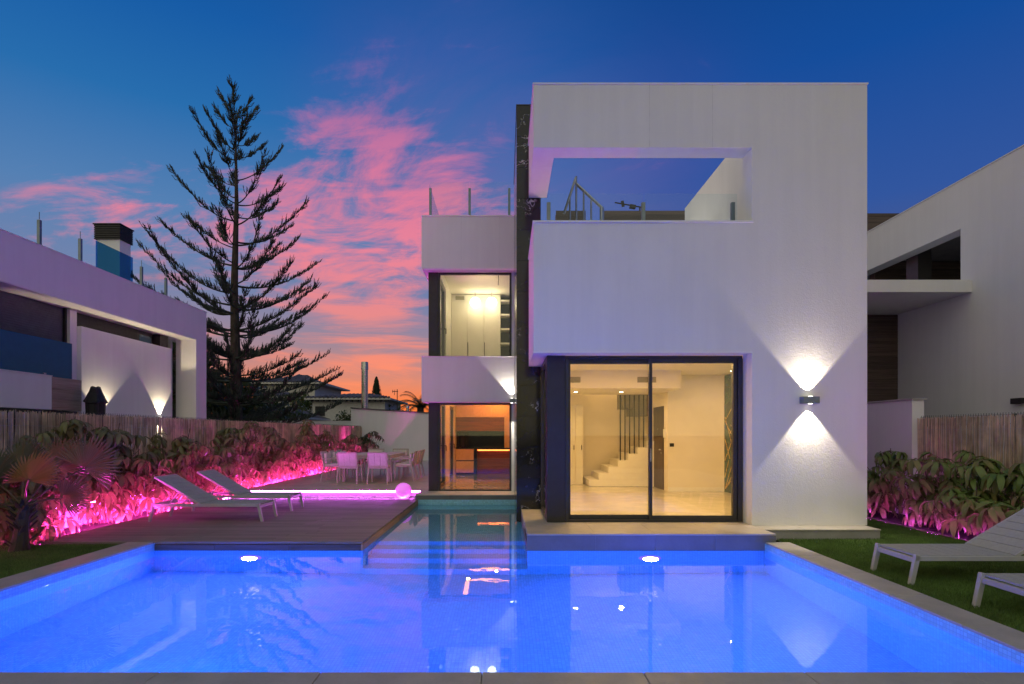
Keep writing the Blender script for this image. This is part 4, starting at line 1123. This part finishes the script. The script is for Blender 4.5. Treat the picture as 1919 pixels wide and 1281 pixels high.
# ------------------------------------------------------------------ left neighbour's house
N = thing('neighbour_house', 'white modern house with roller shutter left of the garden', 'house', (-10, 13, 0))
voxb('wall', WHITE_L, N, [(-10.5, -9.5, 2.0, 18.05, 4.33, 5.28), (-10.12, -9.5, 17.45, 18.05, -.09, 4.33)])
B('cap_strip', CAPM, N, -10.52, -9.485, 2, 18.065, 5.28, 5.30)
B('soffit_board', CAPM, N, -10.49, -9.51, 2.0, 17.4, 4.312, 4.328)
B('wall', WHITE_L, N, -10.10, -9.9, 13.27, 16.83, -.09, 3.95, .004)
B('wall', WHITE_L, N, -10.3, -10.0, 13.05, 13.26, -.09, 4.31)
B('cladding_panel', DARKF, N, -10.3, -10.15, 13.27, 15.66, 3.0, 4.31)
nw = B('window', DARK, N, -10.3, -10.16, 15.67, 16.35, 3.0, 4.31)
B('pane', plain('blue_window_glass', (.05, .10, .14), .05), nw, -10.16, -10.15, 15.75, 16.28, 3.6, 4.2)
B('dark_column', DARKF, N, -10.4, -10.0, 16.45, 16.84, -.09, 4.31)
SHUT = plain('slate_shutter', (.075, .085, .11), .5)
sh = B('roller_shutter', SHUT, N, -10.2, -10.13, 5.0, 13.04, 2.0, 4.31)
slt = MB()
z = 3.4
while z < 4.3: slt.box(-10.13, -10.112, 5.0, 12.98, z, z + .042); z += .05
tag(slt.build('shutter_slats', SHUT, sh), kind='stuff')
B('shutter_guide', BLACKM, N, -10.13, -10.06, 12.98, 13.04, 1.2, 4.31)
B('balcony_wall', WHITE_L, N, -9.78, -9.58, 3.0, 12.0, 1.95, 2.65); B('cap_strip', CAPM, N, -9.80, -9.56, 3.0, 12.0, 2.651, 2.67)
for k in range(3): B('cladding_plank', LWOOD, N, -9.78, -9.59, 12.005, 12.86, 1.95 + k * .233 + .002, 1.95 + (k + 1) * .233 - .002, .002)
B('balcony_floor', DARKF, N, -10.3, -9.7, 3.0, 12.9, 1.75, 1.945)
bl = thing('balcony_glass', 'blue tinted glass balustrade on the left neighbour balcony', 'balustrade', (-9.7, 9, 2.6))
for a, b in ((4.0, 8.0), (8.02, 12.7)): B('glass_panel', GLASSD, bl, -9.70, -9.685, a, b, 2.66, 3.45)
for yq in (9.9, 11.9): B('clamp', STEEL, bl, -9.72, -9.66, yq, yq + .06, 2.64, 2.72)
B('inner_wall', DARKF, N, -10.6, -10.5, 3, 17, -.09, 4.31)
B('back_wall', DARKF, N, -16, -10.55, 2, 2.1, -.09, 5.2); B('roof_slab', STONE, N, -16, -10.5, 2, 18.0, 5.0, 5.2)
B('terrace_slab', STONE, N, -16, -7.9, 2.0, 18.3, .9, 1.1)
B('back_wall', WHITE_L, N, -16, -10.55, 17.9, 18.0, -.09, 5.0)
ch = thing('roof_chimney', 'white box chimney with dark louvred top on the left neighbour roof', 'chimney', (-10.9, 15.8, 5.2))
B('shaft', WHITE_L, ch, -11.24, -10.62, 15.65, 16.1, 5.2, 6.78)
for k in range(8): B('louvre', DARKF, ch, -11.30, -10.58, 15.60, 16.15, 6.78 + k * .05, 6.78 + k * .05 + .034, .003)
B('louvre_core', BLACKM, ch, -11.2, -10.66, 15.7, 16.06, 6.78, 7.17)
B('top_plate', DARKF, ch, -11.32, -10.56, 15.58, 16.17, 7.18, 7.21)
rg = thing('roof_balustrade', 'tinted glass balustrade with thin posts on the left neighbour roof', 'balustrade', (-9.8, 14, 5.3))
for yq in (11.95, 13.1, 15.3, 16.4):
    MB().box(-9.83, -9.77, yq - .03, yq + .03, 5.3, 5.93).box(-9.805, -9.795, yq - .006, yq + .006, 5.93, 6.1).build('post', GREYM, rg)
GLASSR = glass_thin('roof_glass', (.20, .48, .72), .7)
for a, b in ((13.60, 14.94), (15.33, 16.36)): B('glass_panel', GLASSB if a > 14.95 else GLASSR, rg, -9.806, -9.794, a, b, 5.32, 6.06)
# lamps and covered barbecue on that side
updown('wall_lamp', 'lit up and down lamp on the left neighbour wall, right corner', -9.895, 16.25, 1.86, (1, 0), wd=.12, up=130, dn=60, col=(1.0, .82, .50), ang=(R(82), R(80)), group='lamps on the left neighbour wall')
updown('wall_lamp', 'lit up and down lamp hidden behind the covered barbecue', -9.895, 13.85, 1.86, (1, 0), wd=.12, up=130, dn=40, col=(1.0, .82, .50), ang=(R(100), R(70)), group='lamps on the left neighbour wall')
bq = thing('barbecue_cover', 'black fabric cover over a barbecue by the left neighbour wall', 'barbecue', (-9.3, 12.9, 1.1))
m = MB(); nsg = 40; bxc, byc = -9.25, 12.83
lv = [(1.10, .17, .19), (1.5, .155, .175), (1.9, .145, .165), (2.12, .15, .175), (2.15, .19, .21), (2.22, .16, .18), (2.38, .10, .115), (2.48, .075, .09), (2.495, .05, .06)]
vs = []; fs = []
for j, (z, rx, ry) in enumerate(lv):
    for i in range(nsg):
        a = 2 * PI * i / nsg; fold = 1 + .07 * math.sin(a * 7 + j * .25) * (1 if j < 5 else .4) + random.uniform(-.015, .015)
        ca, sa = math.cos(a), math.sin(a); pw = .6
        vs.append((bxc + math.copysign(abs(ca) ** pw, ca) * rx * fold, byc + math.copysign(abs(sa) ** pw, sa) * ry * fold, z + .02 * math.sin(a * 2 + 1)))
for j in range(len(lv) - 1):
    for i in range(nsg): fs.append((j * nsg + i, j * nsg + (i + 1) % nsg, (j + 1) * nsg + (i + 1) % nsg, (j + 1) * nsg + i))
fs.append(tuple((len(lv) - 1) * nsg + i for i in range(nsg)))
m.add(vs, fs); m.build('cover', COVER, bq)

# ------------------------------------------------------------------ right neighbour's house
RN = thing('neighbour_house', 'white modern house with cantilevered balcony slab right of the garden', 'house', (11, 12, 0))
voxb('wall', WHITE_L, RN, [(10.0, 10.35, 2.0, 14.53, -.09, 7.0), (10.0, 10.35, 14.53, 20.0, 4.6, 7.0)], [(9.9, 10.4, 12.51, 17.5, 4.76, 5.95)])
B('cap_strip', CAPM, RN, 9.985, 10.36, 2.0, 20.0, 7.0, 7.025)
B('balcony_slab', WHITE_L, RN, 7.4, 9.999, 12.2, 14.56, 4.48, 4.745, .004)
B('roof_slab', STONE, RN, 10.35, 16, 2.0, 20, 6.3, 6.5)
B('floor_slab', STONE, RN, 10.35, 16, 2.0, 20, 4.5, 4.74)
B('wall_core', DARKF, RN, 8.0, 10.0, 14.54, 14.7, -.09, 4.478); cladded(RN, 8.0, 9.998, 14.54, -.05, 4.47, .165)
B('wall_core', DARKF, RN, 10.36, 16.0, 16.0, 16.2, 4.75, 6.29); cladded(RN, 10.36, 15.0, 16.0, 4.76, 6.28, .165)
B('dark_column', DARK, RN, 10.36, 10.70, 14.3, 14.72, 4.75, 6.29)
B('roof_block', DARKF, RN, 11.3, 13.4, 18.02, 19, 6.5, 8.36); cladded(RN, 11.25, 13.4, 18.0, 6.5, 8.4, .2)
updown('wall_lamp', 'unlit black box lamp on the right neighbour wall above the fence', 9.998, 11.05, 2.08, (-1, 0), wd=.24, hgt=.11, dp=.1)

# ------------------------------------------------------------------ background beyond the terrace
gb = thing('gable_wall', 'white outbuilding wall with sloping top behind the dining table', 'wall', (-5, 28.2, 0))
x0, x1 = -7.62, 1.0
z0_, z1_ = 2.665, 2.12
MB().hexa([(x0, 28.0, -.09), (x1, 28.0, -.09), (x1, 28.3, -.09), (x0, 28.3, -.09), (x0, 28.0, z0_), (x1, 28.0, z1_), (x1, 28.3, z1_), (x0, 28.3, z0_)]).build('wall', WHITE_L, gb)
for k in range(24):
    a, b = k / 24, (k + 1) / 24
    pA = Vector((x0 + (x1 - x0) * a, 28.15, z0_ + (z1_ - z0_) * a + .03)); pB = Vector((x0 + (x1 - x0) * b + .03, 28.15, z0_ + (z1_ - z0_) * b + .028))
    MB().bar(pA, pB, .42, .05).build('roof_tile', TILEROOF, gb)
fl = thing('flue_pipe', 'tall shiny steel flue pipe behind the white gable wall', 'flue', (-7.2, 29, 0))
c = P(683.5, 760, 29.0)
MB().cyl((c.x, 29, -.05), (c.x, 29, P(0, 692, 29).z), .165, n=20).build('pipe', FLUE, fl, smooth=False)
MB().cyl((c.x, 29, P(0, 692, 29).z), (c.x, 29, P(0, 678, 29).z), .185, .175, 20).build('cowl', FLUE, fl)
fl2 = thing('roof_vent', 'short steel vent on the gable wall roof near the house', 'vent', (-4.9, 28.6, 2.2))
c = P(764, 770, 28.7); MB().cyl((c.x, 28.7, 1.8), (c.x, 28.7, P(0, 764, 28.7).z), .07, n=12).build('pipe', FLUE, fl2); MB().cyl((c.x, 28.7, P(0, 764, 28.7).z), (c.x, 28.7, P(0, 760, 28.7).z), .1, .05, 12).build('cowl', FLUE, fl2)
bw = thing('boundary_wall', 'low white boundary wall behind the far left fence', 'wall', (-10, 30, 0))
B('wall', WHITE_L, bw, -13.5, -7.6, 29.5, 29.7, -.09, 2.06); B('cap', CAPM, bw, -13.5, -7.6, 29.48, 29.72, 2.06, 2.09)

def tile_roof(parent, x0, x1, y0, y1, zE, zR, hipx=1.0, mat=TILEROOF):
    """hipped roof with rounded tile courses"""
    xm0, xm1 = x0 + hipx, x1 - hipx; ym = (y0 + y1) / 2
    MB().hexa([(x0, y0, zE - .12), (x1, y0, zE - .12), (x1, y1, zE - .12), (x0, y1, zE - .12), (x0, y0, zE), (x1, y0, zE), (x1, y1, zE), (x0, y1, zE)]).build('eaves', CREAM, parent)
    m = MB()
    m.add([(x0, y0, zE + .005), (x1, y0, zE + .005), (x1, y1, zE + .005), (x0, y1, zE + .005), (xm0, ym, zR), (xm1, ym, zR)], [(0, 1, 5, 4), (1, 2, 5), (2, 3, 4, 5), (3, 0, 4)])
    n = int((x1 - x0) / .3)
    for i in range(n):
        x = x0 + (x1 - x0) * (i + .5) / n
        xt = min(max(x, xm0), xm1); u = 1.0
        if x < xm0: u = (x - x0) / max(.01, hipx)
        if x > xm1: u = (x1 - x) / max(.01, hipx)
        m.tube([(x, y0 - .02, zE + .03), (x, y0 + (ym - y0) * u, zE + (zR - zE) * u + .03)], .085, 5)
    o = m.build('roof', mat, parent); return o
def rafters(parent, x0, x1, y, z, n):
    for i in range(n):
        x = x0 + (x1 - x0) * (i + .5) / n; B('rafter_end', DARKF, parent, x - .07, x + .07, y - .5, y, z - .22, z - .122)
hb = thing('background_house', 'pale house with low grey tiled roof and one dark window beyond the fence', 'house', (-12, 42, 0))
B('wall', CREAM, hb, -13.6, -8.5, 40.0, 46.0, -.09, 3.78); tile_roof(hb, -14.0, -8.0, 39.5, 46.5, 3.90, 4.36, 2.2); rafters(hb, -13.8, -8.2, 40.0, 3.90, 14)
wdw = B('window', DARKF, hb, P(591, 0, 40).x, P(609, 0, 40).x, 39.96, 40.0, P(0, 779, 40).z, P(0, 761, 40).z)
B('mullion', BLACKM, wdw, P(599.5, 0, 40).x - .03, P(599.5, 0, 40).x + .03, 39.93, 39.96, P(0, 779, 40).z, P(0, 761, 40).z)
ha = thing('background_house', 'taller pale house with tiled roof half hidden by the pine', 'house', (-18, 52, 0))
B('wall', CREAM, ha, P(480, 0, 50).x, P(590, 0, 50).x, 50, 58, -.09, P(0, 720, 50).z); tile_roof(ha, P(470, 0, 50).x, P(602, 0, 49.4).x, 49.4, 58.6, P(0, 717, 50).z, P(0, 702, 54).z, 3.6); rafters(ha, P(478, 0, 50).x, P(592, 0, 50).x, 50, P(0, 717, 50).z, 12)
B('annex_wall', CREAM, ha, P(500, 0, 46).x, P(548, 0, 46).x, 46, 49.9, -.09, P(0, 745, 46).z); tile_roof(ha, P(490, 0, 46).x, P(553, 0, 46).x, 45.5, 49.9, P(0, 742, 46).z, P(0, 735, 47).z, 1.2)
hc = thing('background_house', 'low dark tiled roof just above the boundary wall', 'house', (-15, 36, 0))
B('wall', CREAM, hc, P(490, 0, 36).x, P(560, 0, 36).x, 36, 39.5, -.09, P(0, 784, 36).z); tile_roof(hc, P(470, 0, 36).x, P(585, 0, 36).x, 35.5, 39.8, P(0, 782, 36).z, P(0, 762, 37).z, 1.8)

# bushy crowns from many leaf faces
def crown_mesh(c, rx, ry, rz, n, size, seed, lumps=7):
    rr = np.random.default_rng(seed)
    cs = rr.normal(0, .45, (lumps, 3)); k = rr.integers(0, lumps, n)
    p = cs[k] + rr.normal(0, .33, (n, 3)); r = np.linalg.norm(p, axis=1); p[r > 1.15] *= (1.15 / r[r > 1.15])[:, None]
    p = p * np.array([rx, ry, rz]) + np.array(c)
    u = rr.normal(0, 1, (n, 3)); u /= np.linalg.norm(u, axis=1)[:, None]; v = np.cross(u, rr.normal(0, 1, (n, 3))); v /= np.linalg.norm(v, axis=1)[:, None]
    s = size * rr.uniform(.6, 1.4, n)[:, None]
    q = np.stack([p - u * s, p + v * s * .45, p + u * s, p - v * s * .45], 1).reshape(-1, 3)
    m = MB(); m.v = [tuple(x) for x in q.tolist()]; m.f = [(4 * i, 4 * i + 1, 4 * i + 2, 4 * i + 3) for i in range(n)]; return m
def bush(name, label, cat, px_, Y, zc, rx, rz, n, size, seed, mat=LEAFD, group=None):
    x = (px_ - 948) / FX * Y
    t = thing(name, label, cat, (x, Y, 0), group)
    crown_mesh((x, Y, zc), rx, rx, rz, n, size, seed).build('crown', mat, t)
    MB().tube([(x, Y, -.08), (x + .1, Y, zc * .6), (x - .1, Y + .1, zc)], [.12, .09, .04], 6).build('trunk', BARK, t)
bush('tree', 'dark bushy tree below the flue pipe, left of it', 'tree', 655, 37, 1.9, .9, 1.1, 900, .12, 1)
bush('tree', 'dark tree at the foot of the slim cypress', 'tree', 712, 42, 2.6, 1.5, 1.0, 1500, .13, 2)
bush('tree', 'dark tree between the cypress and the far palm', 'tree', 740, 44, 2.6, 1.5, .9, 1500, .13, 3)
bush('tree', 'small round tree in front of the tall pale house', 'tree', 560, 44, 3.2, 1.3, 1.2, 1200, .14, 4)
bush('tree', 'low dark tree left of the tall pale house beside the pine trunk', 'tree', 505, 33, 2.6, 1.8, 1.3, 1800, .14, 5)
bush('tree', 'dark tree behind the neighbour portal column', 'tree', 390, 31, 2.8, 2.4, 1.9, 2600, .16, 6)
bush('tree', 'dark tree seen in the slot beside the neighbour portal column', 'tree', 326, 27, 3.6, 1.9, 2.8, 6000, .17, 9)
bush('tree', 'dark leafy tree low behind the pine trunk', 'tree', 440, 30, 2.4, 2.2, 1.7, 2600, .15, 8)
cyx = P(705.5, 0, 45).x
cyt = thing('cypress', 'slim dark cypress right of the steel flue pipe', 'tree', (cyx, 45, 0))
rr_ = np.random.default_rng(5); m = MB()
for i in range(2600):
    u = rr_.random(); z = 1.2 + u * 4.6; rad = .85 * (1 - u) ** .6 * (.5 + .5 * rr_.random()) * min(1, u * 6 + .5); a = rr_.uniform(0, 6.28)
    p = Vector((cyx + math.cos(a) * rad, 45 + math.sin(a) * rad, z)); up_ = Vector((math.cos(a) * .25, math.sin(a) * .25, 1)).normalized() * .16; sd_ = Vector((-math.sin(a), math.cos(a), 0)) * .05
    m.add([p - sd_, p + sd_, p + up_], [(0, 1, 2)])
m.build('foliage', CYPR, cyt); MB().cyl((cyx, 45, -.08), (cyx, 45, 5.6), .1, .01, 8).build('trunk', BARK, cyt)
# date palm beside the house
pxm = P(788, 0, 41).x
pt = thing('date_palm', 'dark arching date palm beyond the white gable wall, beside the house', 'palm', (pxm, 41, 0))
MB().tube([(pxm, 41, -.08), (pxm, 41, 3.3)], [.3, .24], 9).build('trunk', BARK, pt)
for k in range(26):
    a = 2 * PI * k / 26 + random.uniform(-.1, .1); el = random.uniform(.25, 1.25); L = random.uniform(1.9, 2.5)
    m = MB(); pts = []; p = Vector((pxm, 41, 3.3)); dirv = Vector((math.cos(a) * math.cos(el), math.sin(a) * math.cos(el), math.sin(el)))
    for s_ in range(11):
        pts.append(p.copy()); p = p + dirv * L / 10; dirv = (dirv + Vector((0, 0, -.17))).normalized()
    m.tube(pts, [.03 - .0025 * i for i in range(11)], 4)
    for i in range(1, 11):
        for sgn in (-1, 1):
            for h_ in (0, .5):
                q = pts[i - 1].lerp(pts[i], h_); tdir = (pts[i] - pts[i - 1]).normalized(); sdv = tdir.cross(Vector((0, 0, 1))).normalized() * sgn
                tip = q + sdv * .38 * (1 - .05 * i) + tdir * .22 + Vector((0, 0, -.14))
                m.add([q - tdir * .03, q + tdir * .03, tip], [(0, 1, 2)])
    m.build('frond', LEAFD, pt)
a2 = thing('tv_antenna', 'thin roof aerial between the cypress and the far palm', 'antenna', (P(744, 0, 40).x, 40, 0))
MB().tube([(P(744.5, 0, 40).x, 40, 0), P(744.5, 729, 40)], .03, 5).build('mast', BLACKM, a2)
MB().tube([P(735, 733, 40), P(746, 733, 40)], .025, 5).tube([P(736, 730, 40), P(736, 736, 40)], .02, 4).tube([P(740, 730, 40), P(739, 740, 40)], .02, 4).build('element', BLACKM, a2)

# ------------------------------------------------------------------ Norfolk pine
TX, TY, TH = P(441, 0, 26).x, 26.0, P(0, 208, 26).z
pn = thing('norfolk_pine', 'tall Norfolk pine with tiered upswept branches behind the left fence', 'tree', (TX, TY, 0))
MB().tube([(TX, TY, -.09), (TX + .05, TY, 3), (TX - .05, TY, 8), (TX + .06, TY, 12), (TX, TY, TH - .2)], [.34, .26, .17, .09, .02], 10).build('trunk', BARK, pn)
def pine_branch(L, seed, rise, full):
    """a branch along +X that leaves the trunk flat and sweeps up, with tufts of upright finger shoots"""
    rr = random.Random(seed); m = MB(); pts = []; n = 14; side = rr.uniform(-.12, .12); pw = rr.uniform(1.25, 1.8)
    for i in range(n + 1):
        u = i / n
        pts.append(Vector((L * u * (1 - .08 * u * rise), side * L * u * u, L * (rise * u ** pw - .05 * math.sin(u * PI)))))
    m.tube(pts, [max(.006, .034 * (1 - i / n) * (L / 3 + .3)) for i in range(n + 1)], 5)
    ntuft = int(8 + L * (3.3 + 2.6 * full * full))
    for k in range(ntuft):
        lo = .34 if full < .55 else .16
        u0 = min(.99, lo + (1 - lo) * (k + rr.random()) / ntuft)
        if rr.random() < .12: continue
        sgn = rr.choice((-1, 1)); big = rr.uniform(.7, 1.35)
        for j in range(rr.randint(4, 8)):
            u = min(.995, max(.05, u0 + rr.uniform(-.05, .05))); i = int(u * n); q = pts[i].lerp(pts[min(i + 1, n)], u * n - i)
            l = rr.uniform(.22, .52) * big * (1 - .3 * u)
            dv = Vector((rr.uniform(.25, .9), sgn * rr.uniform(-.2, .9), rr.uniform(.1, .95))).normalized()
            e = q + dv * l * .55; f = e + (dv * .7 + Vector((.1, 0, .9))).normalized() * l * .55
            r = rr.uniform(.012, .021)
            m.tube([q, e, f], [r * .45, r, r * .4], 4)
            for t_ in range(6):
                g = q.lerp(f, rr.uniform(.3, .95)); dd_ = (dv + Vector((rr.uniform(-.7, .7), rr.uniform(-.7, .7), rr.uniform(-.1, .9)))).normalized() * rr.uniform(.05, .11)
                sdv = dd_.cross(Vector((rr.random(), rr.random(), rr.random()))).normalized() * .013
                m.add([g - sdv, g + sdv, g + dd_], [(0, 1, 2)])
    return m
tier = []; z = TH - .25; gap = .62
while z > 1.8:
    tier.append(z); z -= gap; gap = min(1.02, gap + .07)
for ti, z in enumerate(tier):
    u = (TH - z) / TH
    Lm = .75 + 4.6 * min(1, u * 1.25) ** .9
    if u > .72: Lm *= 1.0 - (u - .72) * .9
    nb = 4 if u < .28 else (5 if u < .52 else 9)
    ph = random.uniform(0, 6.28)
    for k in range(nb):
        a = ph + 2 * PI * k / nb + random.uniform(-.35, .35); L = Lm * random.uniform(.58, 1.10)
        rise = max(.05, .92 - .78 * u + random.uniform(-.12, .12))
        if u < .05: L = .7; rise = 1.3
        me = pine_branch(L, ti * 50 + k, rise, min(1, u * 1.3)).mesh('pine_branch')
        link_mesh('branch', me, pn, PINE, loc=(TX, TY, z + random.uniform(-.25, .25)), rot=(0, 0, a))
